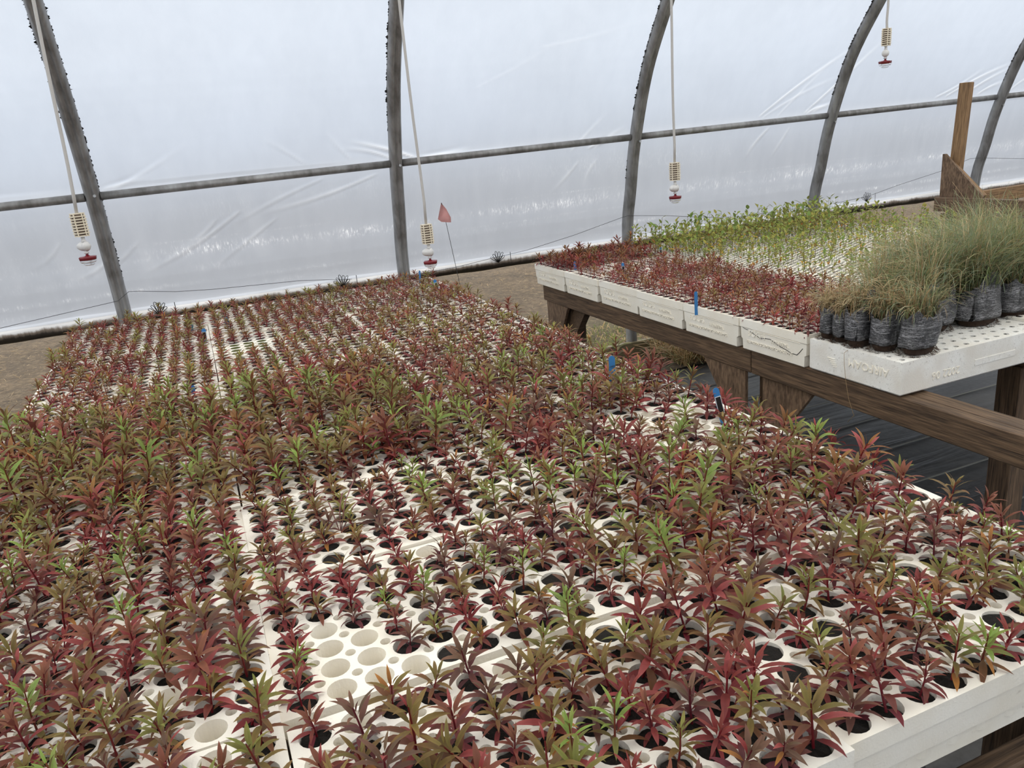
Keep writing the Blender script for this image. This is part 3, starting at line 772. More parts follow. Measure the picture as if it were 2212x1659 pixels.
for rank, (d, ti, k, x, y, seen) in enumerate(left_cells):
    q = r2(ti, k, 3); pi = choose(x, y, q); p = PROTO[pi]; s = height(x, y, q)
    loc = (x + q.uniform(-.005, .005), y + q.uniform(-.005, .005), ZL - .006)
    rz = q.uniform(0, 6.28); tilt = (q.gauss(0, .17), q.gauss(0, .17))
    if rank < N_OWN and seen:
        root = empty('seedling', loc, rz); root.rotation_euler = (tilt[0], tilt[1], rz)
        tr, c, rw, _, _ = trays[ti]; rr, hh = hole_words(k)
        h = p['H'] * s
        size = 'short' if h < .042 else 'tall' if h > .06 else 'mid-height'
        cn = ('left', 'middle', 'right')[c]
        tname = f'front {cn} tray' if rw == 0 else f'{ORD[rw]} {cn} tray'
        tag(root, f'{size} {PAL[p["kind"]][3]} seedling, {rr} row, {hh} hole of the {tname}', 'seedling', 'red leaved seedlings in the foam trays')
        pl = link('root_plug', PLUGS[k % 4], root, (0, 0, -.004)); pl.rotation_euler = (-tilt[0], -tilt[1], 0)
        for (n, *_), me in zip(p['pieces'], p['mesh']):
            ch = link(n, me, root); ch.scale = (s, s, s)
    else:
        pool_left.add(p['all'], loc, rz, s, tilt, q.uniform(.9, 1.2) * (1.12 if y > 2.4 else 1))
        soil_by_tray.setdefault((ti, 'soil'), []).append((C77[k][0], C77[k][1]))
for (ti, kd), cells in soil_by_tray.items():
    soil_part(trays[ti][0], cells, .0203, 10, .0035 if kd == 'soil' else .001, SOIL if kd == 'soil' else MOSS)
tag(pool_left.build('seedlings', LEAF), 'red leaved seedlings filling the farther trays of the long bench', 'seedlings', kind='stuff')

# withered plants and a dead twig among the green ones
def withered(seed):
    r = random.Random(seed); H = r.uniform(.035, .055); out = [('stem',) + stem_geo(H, .0012, lin(140, 70, 64), lin(176, 120, 104), .006)]
    for i in range(9):
        c = r.choice([lin(186, 118, 102), lin(168, 92, 88), lin(196, 146, 118), lin(150, 72, 76)])
        v, f, cc = leaf_geo(r.uniform(.03, .05), r.uniform(.003, .006), math.radians(r.uniform(20, 70)), math.radians(r.uniform(150, 260)), .5, i * 2.4, H * r.uniform(.3, 1), c, c * 1.1, nseg=8, twist=r.uniform(-.8, .8))
        out.append(('leaf', v, f, cc))
    return out
for k, (px, py, lab) in enumerate([(1432, 945, 'on the bare cells at the right bench edge'), (2085, 1250, 'near the front right corner'), (445, 925, 'among tall olive plants in the left trays'), (1272, 1075, 'by bright green plants in the right column'), (1100, 745, 'far along the right column')]):
    rr = CR @ np.array([px - W_PX / 2, py - H_PX / 2, F_PX]); rr = rr * ((ZL - EYE) / rr[2])
    root = empty('withered_seedling', (rr[0], rr[1], ZL - .004), k)
    tag(root, 'withered pink seedling with curled dry leaves, ' + lab, 'seedling', 'withered seedlings')
    for n, v, f, c in withered(40 + k): link(n, mesh_np(n, v, f, LEAF, c, smooth=True), root)
rr = CR @ np.array([735 - W_PX / 2, 1150 - H_PX / 2, F_PX]); rr = rr * ((ZL - EYE) / rr[2])
root = empty('dry_twig', (rr[0], rr[1], ZL - .004)); tag(root, 'bare mauve twig of thin crossing stems in the middle column', 'twig')
TWIG = plain('mauve_twig', S(150, 104, 100), .7)
for k, (dx, dz) in enumerate([(-.075, .03), (.015, .085), (.07, .075), (.045, .10), (-.01, .06)]):
    tube('stem', [(rr[0], rr[1], ZL - .004), (rr[0] + dx * .5, rr[1] + .006 * k, ZL + dz * .55), (rr[0] + dx, rr[1] + .01 * k - .02, ZL + dz)], .0012, TWIG, root, 5)

# ------------------------------------------------------------------ right bench trays
ZR = EYE - .682
def text_mesh(body, size, mat, depth=.0012):
    cu = bpy.data.curves.new('text', 'FONT'); cu.body = body; cu.size = size; cu.extrude = depth; cu.align_x = 'LEFT'; cu.resolution_u = 2
    ob = bpy.data.objects.new('text', cu); COL.objects.link(ob)
    dg = bpy.context.evaluated_depsgraph_get(); me = bpy.data.meshes.new_from_object(ob.evaluated_get(dg))
    bpy.data.objects.remove(ob); bpy.data.curves.remove(cu)
    me.materials.clear(); me.materials.append(mat); return me
TX = [(text_mesh('BC/CFS', .031, FOAM), .135, -.058), (text_mesh('112A/77ML', .020, FOAM), .005, -.062), (text_mesh('BC PRODUCTS BY FIRST CHOICE MFG', .0145, FOAM), .140, -.083)]
pool_red2 = Pool(); RX = 1.746 + TW / 2
EDGES = [3.985, 3.612, 3.254, 2.896, 2.545, 2.202, 1.868]
small = [i for i in PL if PROTO[i]['kind'] in ('maroon', 'bronze', 'crimson', 'orange') and PROTO[i]['H'] < .075]
for k in range(6):
    y = (EDGES[k] + EDGES[k + 1]) / 2
    o = link('foam_tray', T112, None, (RX + r2(k, 1).uniform(-.006, .004), y, ZR)); o.scale = (1, (EDGES[k] - EDGES[k + 1]) / TD * .992, 1)
    tag(o, f'white foam tray with raised lettering, {ORD[k]} from the wall' + (', cracked' if k == 5 else ''), 'tray', 'lettered foam trays along the right bench')
    for me, yy, zz in TX:
        a = link('embossed_lettering', me, o, (-TW / 2 + .0024, yy, zz)); a.rotation_euler = (PI / 2, 0, -PI / 2)
    ledge = link('ledge', bm_mesh('ledge', box_bm(.003, .25, .002, .0005), FOAM), o, (-TW / 2 + .002, -.02, -.033))
    cells = []
    for j, (hx, hy) in enumerate(C112):
        q = r2(k, j, 77)
        if q.random() < .06: continue
        cells.append((hx, hy)); p = PROTO[q.choice(small)] if q.random() < .85 else PROTO[q.choice(PL)]
        s = q.uniform(.62, 1.0) * (1.3 if k == 0 else 1) * (.6 if k == 1 and q.random() < .6 else 1)
        pool_red2.add(p['all'], (o.location.x + hx, y + hy * o.scale[1], ZR - .004), q.uniform(0, 6.28), s, (q.gauss(0, .1), q.gauss(0, .1)), np.array([1.1, .82, .92]) * q.uniform(.9, 1.25))
    soil_part(o, cells, .0162, 9, .0025, SOIL)
    if k == 5:   # the crack across the face
        P = []
        for t_, z in [(.0, -.030), (.05, -.036), (.10, -.037), (.16, -.043), (.24, -.050), (.30, -.056), (.38, -.050), (.45, -.048), (.53, -.057), (.60, -.064), (.68, -.068), (.76, -.075), (.84, -.075), (.87, -.066), (.92, -.048)]:
            P.append((o.location.x - TW / 2 + .0028, EDGES[5] - .01 - t_ * .33, ZR + z))
        ck = tube('crack', P, .0013, plain('crack_shadow', (.05, .045, .04, 1), .9), o, 4); ck.location = (-o.location.x, -o.location.y / o.scale[1], -o.location.z); ck.scale = (1, 1 / o.scale[1], 1)
tag(pool_red2.build('small_seedlings', LEAF), 'small red seedlings in the lettered trays of the right bench', 'seedlings', kind='stuff')

# two upturned trays under the grass bags
air = []
for k, (x, y, lab) in enumerate([(RX + .003, 1.682, 'at the near corner of the right bench'), (RX + TW + .01, 1.70, 'beside the corner one, mostly behind grass bags')]):
    o = link('foam_tray', TAIR, None, (x, y, ZR - .008)); o.scale = (1, .99, 1); air.append(o)
    tag(o, 'dirty upturned white foam tray under grass bags, ' + lab, 'tray', 'upturned foam trays under the grass bags')
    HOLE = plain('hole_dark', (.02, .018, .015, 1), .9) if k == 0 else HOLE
    soil_part(o, CAIR, .0081, 10, .0035, HOLE)  # dark discs, not soil: shade inside the drain holes put in as colour
o = air[0]
a = link('embossed_lettering', text_mesh('AIRFOAM', .036, FOAM), o, (-TW / 2 - .0004, -.135, -.030)); a.rotation_euler = (-PI / 2, 0, PI / 2 * 3 + PI)
a.rotation_euler = (Matrix.Rotation(-PI / 2, 3, 'Z') @ Matrix.Rotation(PI / 2, 3, 'X') @ Matrix.Rotation(PI, 3, 'Z')).to_euler()
a = link('embossed_lettering', text_mesh('2022 06', .034, FOAM), o, (-.07, -TD / 2 + .0004, -.052))
a.rotation_euler = (Matrix.Rotation(PI / 2, 3, 'X') @ Matrix.Rotation(PI, 3, 'Z')).to_euler()
bm = bmesh.new()
for k in range(5): box_bm(.002, .030 - .004 * k, .0025, c=(0, -.004 * k, -.006 * k), bm=bm)
a = link('embossed_mark', bm_mesh('embossed_mark', bm, FOAM), o, (-TW / 2 - .0004, .085, -.045)); a['kind'] = 'stuff'
bm = bmesh.new(); box_bm(.17, .0015, .018, c=(0, 0, 0), bm=bm)
a = link('stamped_panel', bm_mesh('stamped_panel', bm, FOAM_DIRTY), o, (.075, -TD / 2 - .0002, -.055))

# green leafy seedlings on the inner trays
def green_proto(seed):
    r = random.Random(seed); H = r.uniform(.065, .13); st = lin(120, 84, 60); pieces = [('stem',) + stem_geo(H, .0011, st, lin(120, 110, 70), r.uniform(-.006, .006), 4)]
    n = r.choice([5, 6, 7, 8]); az = r.uniform(0, 6)
    for i in range(n):
        f = .25 + .75 * i / (n - 1); az += 2.4 + r.uniform(-.3, .3)
        c = r.choice([lin(122, 142, 62), lin(134, 150, 66), lin(104, 132, 62), lin(150, 150, 70), lin(128, 136, 84), lin(196, 160, 58) if f < .6 else lin(130, 150, 70), lin(170, 120, 60) if f < .5 else lin(140, 140, 66)])
        L = r.uniform(.019, .031)
        c = c * np.array([1.15, 1.08, .9])
        v, fc, cc = leaf_geo(L, L * r.uniform(.42, .58), math.radians(r.uniform(15, 70)), math.radians(r.uniform(10, 40)), .25, az, H * f * .98, c, c * 1.05, nseg=4)
        pieces.append(('leaf', v, fc, cc))
    return pieces
GP = [green_proto(900 + i) for i in range(12)]
GM = [[mesh_np(n, v, f, GLEAF, c, smooth=True) for n, v, f, c in p] for p in GP]
GA = []
for p in GP:
    n = 0; V, Fc, Cc = [], [], []
    for _, v, f, c in p: V.append(v); Fc.append(f + n); Cc.append(c); n += len(v)
    GA.append((np.concatenate(V), np.concatenate(Fc), np.concatenate(Cc)))
gx = [2.358 + .178 + .358 * i for i in range(4)]; gy = [3.985 - .302 - .607 * i for i in range(4)]
green_cells = []; ginf = []
for i, x in enumerate(gx):
    for j, y in enumerate(gy):
        if j == 3 and i >= 0 and y < 1.95 + .1: y_ok = True
        o = link('foam_tray', T240, None, (x, y, ZR)); o.rotation_euler = (0, 0, PI / 2)
        tag(o, f'white small cell foam tray, {ORD[j]} from the wall in {ORD[i]} column of the right bench', 'tray', 'small cell foam trays of green seedlings')
        soil_part(o, C240, .0104, 8, .0012, SOIL)
        ginf.append(o)
        for k, (hx, hy) in enumerate(C240):
            q = r2(i * 10 + j, k, 13)
            dens = .52 if y + hx > 3.35 else .30
            if y + hx < 2.25: dens = .25
            if q.random() > dens: continue
            X, Y = x - hy, y + hx
            u, v, d = project((X, Y, ZR + .05)); green_cells.append((d if -30 < u < 2240 else d + 50, len(ginf) - 1, k, X, Y, q.randrange(12)))
green_cells.sort()
# those in front of the grass first hide behind it: keep the ones the grass leaves in view
vis = [g for g in green_cells if not (g[4] < 2.35 and g[3] > 2.2)]
own = set((g[1], g[2]) for g in vis[:300]); pool_green = Pool()
for d, ti, k, X, Y, pi in green_cells:
    q = r2(ti, k, 17); s = q.uniform(.75, 1.2) * (1.15 if Y > 3.3 else .9); rz = q.uniform(0, 6.28); tl = (q.gauss(0, .1), q.gauss(0, .1)); loc = (X, Y, ZR - .004)
    if (ti, k) in own:
        root = empty('leafy_seedling', loc, rz); root.rotation_euler = (tl[0], tl[1], rz)
        i, j = ti // 4, ti % 4
        tag(root, f'green leaved seedling, {ORD[k % 20]} hole, {ORD[k // 20]} line, {ORD[j]} tray from wall, {ORD[i]} column', 'seedling', 'green leaved seedlings in small cell trays')
        for (n, *_), me in zip(GP[pi], GM[pi]):
            ch = link(n, me, root); ch.scale = (s, s, s)
    else: pool_green.add(GA[pi], loc, rz, s, tl, q.uniform(.85, 1.15))
tag(pool_green.build('leafy_seedlings', GLEAF), 'green leaved seedlings filling the rest of the small cell trays', 'seedlings', kind='stuff')

# ------------------------------------------------------------------ benches
def bolts_on(parent_board, pts, r=.006):
    for p in pts:
        bm = bmesh.new(); bmesh.ops.create_cone(bm, segments=8, radius1=r, radius2=r * .6, depth=.005, cap_ends=True)
        b = link('screw_head', bm_mesh('screw_head', bm, BOLT), parent_board); b.location = p; b.rotation_euler = (PI / 2, 0, 0)
BT = ZR - .112                       # top of the right bench rails
rb = empty('potting_bench', (1.78, 2.6, 0))
tag(rb, 'brown timber bench carrying the lettered trays and grass bags', 'bench')
r1 = board('rail', (1.779, 3.93, BT - .0445), (1.779, 2.160, BT - .0445), .038, .087, WOOD, rb)
bolts_on(r1, [(L, .0195, z) for L, z in ((.85, .02), (.85, -.02), (.80, .0), (-.8, .02), (-.82, -.025), (.80, -.03))])
r2b = board('rail', (1.779, 2.156, BT - .0445), (1.779, -.4, BT - .0445), .038, .087, WOOD, rb)
bolts_on(r2b, [(L, .0195, z) for L, z in ((-1.24, .02), (-1.24, -.025), (-1.19, .0), (-1.20, -.03))])
board('rail', (1.835, 3.9, BT - .047), (1.835, -.4, BT - .047), .060, .087, WOOD, rb)
for x in (2.50, 3.05, 3.72): board('rail', (x, 3.93, BT - .0445), (x, 1.1 if x > 2.6 else 1.3, BT - .0445), .038, .087, WOOD, rb)
for y in (3.9, 2.16, 1.72): board('cross_member', (1.87, y, BT - .0465), (3.70, y, BT - .0465), .038, .086, WOOD, rb)
def gusset(name, pts, x0, x1, par, mat):
    V = [(x0, y, z) for y, z in pts] + [(x1, y, z) for y, z in pts]; n = len(pts)
    Fc = [list(range(n)), [n + k for k in range(n)][::-1]] + [[k, n + k, n + (k + 1) % n, (k + 1) % n] for k in range(n)]
    me = bpy.data.meshes.new(name); me.from_pydata(V, [], Fc); me.materials.append(mat)
    bm = bmesh.new(); bm.from_mesh(me); bmesh.ops.recalc_face_normals(bm, faces=bm.faces); bm.to_mesh(me); bm.free()
    o = link(name, me, par)
    if par: o.location = -Vector(par.location)
    return o
gz = BT - .088
gusset('gusset', [(3.90, gz), (3.64, gz), (3.80, gz - .25), (3.90, gz - .25)], 1.765, 1.779, rb, PLYG)
gusset('gusset', [(3.63, gz), (3.50, gz), (3.76, gz - .30), (3.80, gz - .26)], 1.80, 1.838, rb, WOOD)
gusset('gusset', [(2.445, gz), (2.195, gz), (2.195, gz - .26), (2.24, gz - .25)], 1.765, 1.779, rb, PLYG)
gusset('gusset', [(2.117, gz), (1.866, gz), (2.05, gz - .24), (2.117, gz - .25)], 1.781, 1.795, rb, PLYG)
for x, y in ((1.845, 3.72), (1.875, 2.155), (3.68, 3.84), (3.68, 2.155), (1.83, .2), (2.52, 1.70)):
    board('leg', (x, y, 0), (x, y, BT - .09), .085, .085, WOOD, rb)
LB = ZL - .112
lb = empty('potting_bench', (.3, 2.3, 0))
tag(lb, 'long low timber bench under the front seedling trays', 'bench')
for x in (-.55, .0, .58, 1.10): board('joist', (x, .66, LB - .0525), (x, 4.15, LB - .0525), .038, .105, WOOD, lb)
for y in (.595, 2.3, 4.0): board('cross_member', (-.66, y, LB - .150), (1.20, y, LB - .150), .038, .087, WOOD, lb)
for x in (-.55, 1.10):
    for y in (.66, 2.36, 3.94): board('leg', (x, y, 0), (x, y, LB - .107), .085, .085, WOOD, lb)
gusset('cloth_wrap', [(.600, LB - .02), (.650, LB - .02), (.650, LB - .085), (.595, LB - .085)], .70, .79, lb, bpy.data.materials['black_woven_ground_cloth'])

# upturned bench stacked at the far right
ub = empty('upturned_bench', (4.66, 3.7, .80)); uz = EYE - .62
tag(ub, 'upside down timber bench with its leg in the air, near the far right wall', 'bench')
board('leg', (4.69, 3.735, uz - .06), (4.735, 3.735, uz + .705), .040, .078, WOOD2, ub)
board('rail', (4.622, 3.80, uz - .045), (4.622, 1.5, uz - .045), .040, .092, PLY, ub)
board('rail', (5.95, 3.80, uz - .045), (5.95, 1.5, uz - .045), .040, .092, WOOD2, ub)
for y in (3.78, 2.6): board('cross_member', (4.645, y, uz - .045), (5.93, y, uz - .045), .038, .088, WOOD2, ub)
gusset('gusset', [(3.785, uz + .002), (3.785, uz + .275), (3.765, uz + .275), (3.475, uz + .012), (3.475, uz + .002)], 4.632, 4.648, ub, PLYG)
board('brace', (4.668, 3.735, uz + .205), (4.668, 3.495, uz + .002), .038, .034, WOOD2, ub)
st = empty('stacked_bench', (4.66, 3.6, 0)); sz = uz - .095
tag(st, 'brown timber bench below the upturned one, mostly behind the grass', 'bench')
board('rail', (4.64, 3.74, sz - .025), (4.64, 1.5, sz - .025), .09, .038, WOOD, st)
board('rail', (4.57, 3.86, sz - .10), (4.57, 1.5, sz - .10), .040, .09, WOOD, st)
for y in (3.7, 2.5): board('cross_member', (4.6, y, sz - .10), (5.95, y, sz - .10), .040, .09, WOOD, st)
board('rail', (5.95, 3.74, sz - .085), (5.95, 1.5, sz - .085), .040, .12, WOOD, st)
for x, y in ((4.64, 3.6), (5.9, 3.6), (4.64, 1.7), (5.9, 1.7)): board('leg', (x, y, 0), (x, y, sz - .145), .085, .085, WOOD, st)

# ------------------------------------------------------------------ grass in black bags
def bag_material():
    t = NT('black_bag_with_white_threads')
    a = t.noise(85, 3, stretch=(.26, .26, 2.2), dist=1.8, rough=.75); b = t.noise(190, 2, stretch=(.6, .6, 1.5), dist=4.); c2 = t.noise(20, 3)
    w = t.mix(.5, t.ramp(a, [(.51, (0, 0, 0, 1)), (.60, (1, 1, 1, 1))]), t.ramp(b, [(.54, (0, 0, 0, 1)), (.59, (1, 1, 1, 1))]))
    w = t.mix(1., w, t.ramp(c2, [(.3, (.25, .25, .25, 1)), (.65, (1, 1, 1, 1))]), 'MULTIPLY')
    c = t.mix(w, (.014, .014, .016, 1), (.62, .61, .63, 1))
    t.bsdf(c, .38, bump=a, bdist=.004, bstr=.7); return t.m
BAG = bag_material(); t = NT('brown_roots'); q = t.noise(140, 4, rough=.8); t.bsdf(t.ramp(q, [(.35, S(26, 18, 12)), (.6, S(78, 52, 32)), (.75, S(136, 98, 60))]), .9, bump=q, bdist=.004, bstr=.9); ROOTM = t.m
def bag_geo(rx, ry, h, seed):
    r = random.Random(seed); V, Fc = [], []; seg = 28; ph = [r.uniform(0, 6.28) for _ in range(4)]
    rings = [(.0, .86), (.03, .95), (.19, .98), (.27, 1.0), (.38, 1.03), (.52, 1.04), (.66, 1.04), (.80, 1.0), (.92, .97), (1.0, 1.02), (1.0, .95), (.86, .90)]
    for ri, (hz, k) in enumerate(rings):
        for s in range(seg):
            a = 2 * PI * s / seg
            w = 1 + .065 * math.sin(3 * a + ph[0] + hz * 3) + .04 * math.sin(5 * a + ph[1] - hz * 5)
            ca, sa = math.cos(a), math.sin(a); e = .75
            x = rx * k * w * math.copysign(abs(ca) ** e, ca); y = ry * k * w * math.copysign(abs(sa) ** e, sa)
            if ri < 2: hz += .05 + .05 * math.sin(2 * a + ph[1]) + .025 * math.sin(5 * a + ph[2])
            z = h * hz + (.012 * math.sin(2 * a + ph[2]) + .008 * math.sin(5 * a + ph[3]) + .004 * math.sin(11 * a + ph[0])) * (hz > .9)
            V.append((x, y, z))
    n = len(rings)
    for i in range(n - 1):
        for s in range(seg): Fc.append((i * seg + s, i * seg + (s + 1) % seg, (i + 1) * seg + (s + 1) % seg, (i + 1) * seg + s))
    V.append((0, 0, h * .88)); Vt = len(V) - 1
    tri = [((n - 1) * seg + s, (n - 1) * seg + (s + 1) % seg, Vt) for s in range(seg)]
    V.append((0, 0, .06 * h)); tri += [((s + 1) % seg, s, Vt + 1) for s in range(seg)]
    return np.array(V), [np.array(Fc), np.array(tri)]
def grass_geo(n, rx, ry, z0, hmin, hmax, dry, seed, bend=(0, 0)):
    r = np.random.default_rng(seed); V, Fc, Cc = [], [], []; ns = 6; b = 0
    greens = [lin(124, 132, 92), lin(112, 128, 104), lin(148, 150, 112), lin(104, 122, 78), lin(140, 150, 126)]; drys = [lin(176, 156, 122), lin(152, 128, 96), lin(196, 180, 146), lin(124, 102, 76)]
    for _ in range(n):
        a = r.uniform(0, 2 * PI); q = math.sqrt(r.random()) * .9
        x, y, z = rx * q * math.cos(a), ry * q * math.sin(a), z0 - .01
        L = r.uniform(hmin, hmax) * (1.15 if r.random() < .12 else 1); az = r.uniform(0, 2 * PI)
        el = math.radians(r.normal(79, 12)); cur = abs(r.normal(.85, .5)) * (1.5 if r.random() < dry else 1)
        d = np.array([math.cos(az) + bend[0] * 1.6, math.sin(az) + bend[1] * 1.6]); d /= np.linalg.norm(d)
        isd = r.random() < dry; c = (drys if isd else greens)[r.integers(4 if isd else 5)] * r.uniform(.95, 1.5); w = r.uniform(.0010, .0021)
        for i in range(ns + 1):
            t_ = i / ns; ang = el - cur * 1.6 * t_ ** 1.6; ww = w * (1 - t_ * .85)
            V += [(x - d[1] * ww, y + d[0] * ww, z), (x + d[1] * ww, y - d[0] * ww, z + .0006)]
            cc = c * (.65 + .5 * t_) if not isd else c * (.8 + .3 * t_); Cc += [cc, cc]
            x += d[0] * L / ns * math.cos(ang); y += d[1] * L / ns * math.cos(ang); z += L / ns * math.sin(ang)
        for i in range(ns): Fc += [(b + 2 * i, b + 2 * i + 1, b + 2 * i + 3, b + 2 * i + 2)]
        b += 2 * (ns + 1)
    Cc = np.clip(np.array(Cc), 0, 1); return np.array(V), np.array(Fc), np.c_[Cc, np.ones(len(Cc))]
def roots_geo(rx, ry, n, seed):
    r = np.random.default_rng(seed); V, Fc, Cc = [], [], []
    for k in range(n):
        a = r.uniform(0, 2 * PI); x, y = rx * .97 * math.cos(a), ry * .97 * math.sin(a); z = r.uniform(.004, .018); b = len(V)
        az = a + r.normal(0, .8); L = r.uniform(.010, .030)
        for i in range(4):
            V += [(x, y, max(z, .0015)), (x + .0012, y + .0006, max(z, .0015) + .0006)]
            x += L / 3 * math.cos(az) * .6; y += L / 3 * math.sin(az) * .6; z -= L / 3 * .7; az += r.normal(0, .5)
        for i in range(3): Fc.append((b + 2 * i, b + 2 * i + 1, b + 2 * i + 3, b + 2 * i + 2))
    return np.array(V), np.array(Fc)
ZA = ZR - .008
BAGS = [  # x, y, rx, ry, height, blades, hmin, hmax, dryness, label
    (1.800, 1.828, .032, .025, .100, 90, .06, .14, .85, 'small slumped one nearest the lettered trays'),
    (1.797, 1.773, .029, .024, .095, 80, .06, .13, .85, 'narrow one second along the tray edge'),
    (1.806, 1.708, .042, .031, .118, 130, .06, .15, .75, 'tapering one with dangling roots, third along the edge'),
    (1.818, 1.630, .044, .036, .112, 130, .06, .15, .6, 'square one beside the corner bag'),
    (1.858, 1.550, .060, .034, .115, 170, .07, .16, .5, 'wide one at the front tray corner'),
    (1.955, 1.630, .044, .040, .125, 170, .10, .22, .4, 'one half behind the corner bag'),
    (2.075, 1.700, .068, .050, .118, 260, .14, .27, .3, 'wide wrinkled one with rusty roots below'),
    (2.235, 1.665, .072, .052, .118, 300, .15, .30, .2, 'greenest one at the view edge'),
    (1.90, 1.74, .05, .045, .11, 190, .10, .20, .45, 'second row behind the square one'),
    (1.98, 1.80, .05, .045, .11, 200, .12, .24, .4, 'second row behind the half hidden one'),
    (2.13, 1.82, .06, .05, .11, 240, .16, .28, .3, 'second row behind the wide wrinkled one'),
    (2.28, 1.80, .06, .05, .11, 260, .16, .30, .25, 'second row behind the greenest one'),
    (2.40, 1.67, .06, .05, .11, 260, .16, .30, .25, 'right of the greenest one, at the view edge'),
    (2.42, 1.84, .06, .05, .11, 260, .16, .30, .3, 'back row, toward the view edge'),
    (2.55, 1.75, .06, .05, .11, 240, .16, .30, .3, 'beyond the view edge bag, front'),
    (2.57, 1.90, .06, .05, .11, 240, .16, .30, .3, 'beyond the view edge bag, back'),
]
BAGS = [list(b) for b in BAGS]
for _ in range(60):                     # ease touching bags apart
    for i, a in enumerate(BAGS):
        for b in BAGS[i + 1:]:
            dx, dy = b[0] - a[0], b[1] - a[1]; ox, oy = 1.13 * (a[2] + b[2]) - abs(dx), 1.13 * (a[3] + b[3]) - abs(dy)
            if ox > 0 and oy > 0:
                if ox < oy: q = math.copysign(ox * .26, dx); a[0] -= q; b[0] += q
                else: q = math.copysign(oy * .26, dy); a[1] -= q; b[1] += q
    for i, a in enumerate(BAGS): a[0] = max(a[0], 1.757 + a[2]); a[1] = min(max(a[1], 1.512 + a[3]), 1.862 - a[3] if i < 5 else 2.06)
for i, (x, y, rx, ry, h, nb, h0, h1, dry, lab) in enumerate(BAGS):
    root = empty('grass_bag', (x, y, ZA if x < 2.96 and y < 1.87 else ZR), 0)
    tag(root, 'black grass bag on the upturned tray, ' + lab, 'grass bag', 'bags of grass at the bench corner')
    v, f = bag_geo(rx, ry, h, 400 + i); link('bag', mesh_np('bag', v, f, BAG, smooth=True), root, (0, 0, .001))
    rm = link('root_mass', lathe_mesh('root_mass', [(.60, 0), (.76, .02 * h), (.85, .08 * h), (.88, .18 * h), (.7, .2 * h)], ROOTM, 22), root, (0, 0, .0005)); rm.scale = (rx, ry, 1)
    for vv in rm.data.vertices: vv.co.x *= 1 + .10 * math.sin(vv.co.y * 9 + i) * math.sin(vv.co.x * 13); vv.co.y *= 1 + .10 * math.sin(vv.co.x * 11 + 2 * i)
    v, f = roots_geo(rx, ry, 150, 500 + i); o = link('roots', mesh_np('roots', v, f, ROOTM), root); o['kind'] = 'stuff'
    v, f, c = grass_geo(int(nb * 2.4), rx, ry, h * .9, h0, h1, dry, 600 + i, (-.30 if i < 6 else -.10, -.05)); o = link('grass_blades', mesh_np('grass_blades', v, f, BLADE, c), root); o['kind'] = 'stuff'
STRAND = plain('dry_strand', S(150, 124, 88), .8)
P = [pt(px, py, 1.66 if k < 2 else 1.62) for k, (px, py) in enumerate([(1834, 760), (1838, 800)])]
P = [(1.762, 1.70, ZA + .004), (1.738, 1.705, ZA - .012), (1.736, 1.70, ZA - .05), (1.735, 1.69, ZA - .10), (1.734, 1.675, ZA - .15), (1.733, 1.655, ZA - .19), (1.735, 1.652, ZA - .195), (1.734, 1.675, ZA - .225)]
tag(tube('dry_strand', P, .0008, STRAND, None, 4), 'long dry grass strand hanging over the bench rail below the bags', 'strand')

# ------------------------------------------------------------------ plant tags and the flag
BLUE = plain('blue_plastic_tag', S(52, 118, 176), .45); TEAL = plain('faded_teal_tag', S(58, 110, 132), .5); BLK = plain('black_label_print', (.01, .01, .012, 1), .4); WHT = plain('white_label_border', (.75, .76, .78, 1), .5)
def tag_mesh(w, h, mat):
    bm = bmesh.new(); n = 6; pts = [(-w / 2, -.03), (w / 2, -.03), (w / 2, h - w / 2)]
    pts += [(w / 2 * math.cos(PI * k / n), h - w / 2 + w / 2 * math.sin(PI * k / n)) for k in range(1, n)] + [(-w / 2, h - w / 2)]
    f = bm.faces.new([bm.verts.new((x, 0, z)) for x, z in pts]); r = bmesh.ops.extrude_face_region(bm, geom=[f])
    bmesh.ops.translate(bm, vec=(0, .0012, 0), verts=[g for g in r['geom'] if isinstance(g, bmesh.types.BMVert)])
    bmesh.ops.recalc_face_normals(bm, faces=bm.faces); return bm_mesh('tag', bm, mat)
TAGS = [  # pixel of the foot, height, width, tilt, material, label print, plane, words
    (443, 737, .055, .019, .05, BLUE, True, ZL, 'with a dark label, left of the mossy bare cells'),
    (414, 716, .034, .016, .15, TEAL, False, ZL, 'faded teal, farthest left among the far trays'),
    (491, 700, .034, .018, .0, BLUE, False, ZL, 'plain, just beyond the mossy bare cells'),
    (908, 612, .070, .010, .06, BLUE, False, ZL, 'narrow and tall, at the far end of the long bench'),
    (946, 628, .060, .016, -.18, BLUE, True, ZL, 'leaning with a dark label, far right end of the long bench'),
    (954, 627, .030, .018, .1, BLUE, False, ZL, 'short stub next to the leaning far one'),
    (1323, 822, .075, .019, .04, BLUE, False, ZL, 'broad plain one on the right edge of the long bench'),
    (1562, 906, .085, .016, -.2, BLUE, True, ZL, 'leaning with a black label, near the bench gusset'),
    (418, 850, .028, .012, .1, BLUE, False, ZL, 'half hidden in the middle of the left trays'),
    (1243, 583, .044, .014, .0, BLUE, False, ZR, 'plain, first along the lettered trays from the wall'),
    (1348, 594, .060, .014, -.05, BLUE, True, ZR, 'with a black label, on the lettered trays'),
    (1504, 664, .062, .013, .02, BLUE, False, ZR, 'plain upright one on the front rim of the lettered trays'),
    (1428, 552, .045, .012, .0, TEAL, True, ZR, 'thin dark one between red and green seedlings'),
]
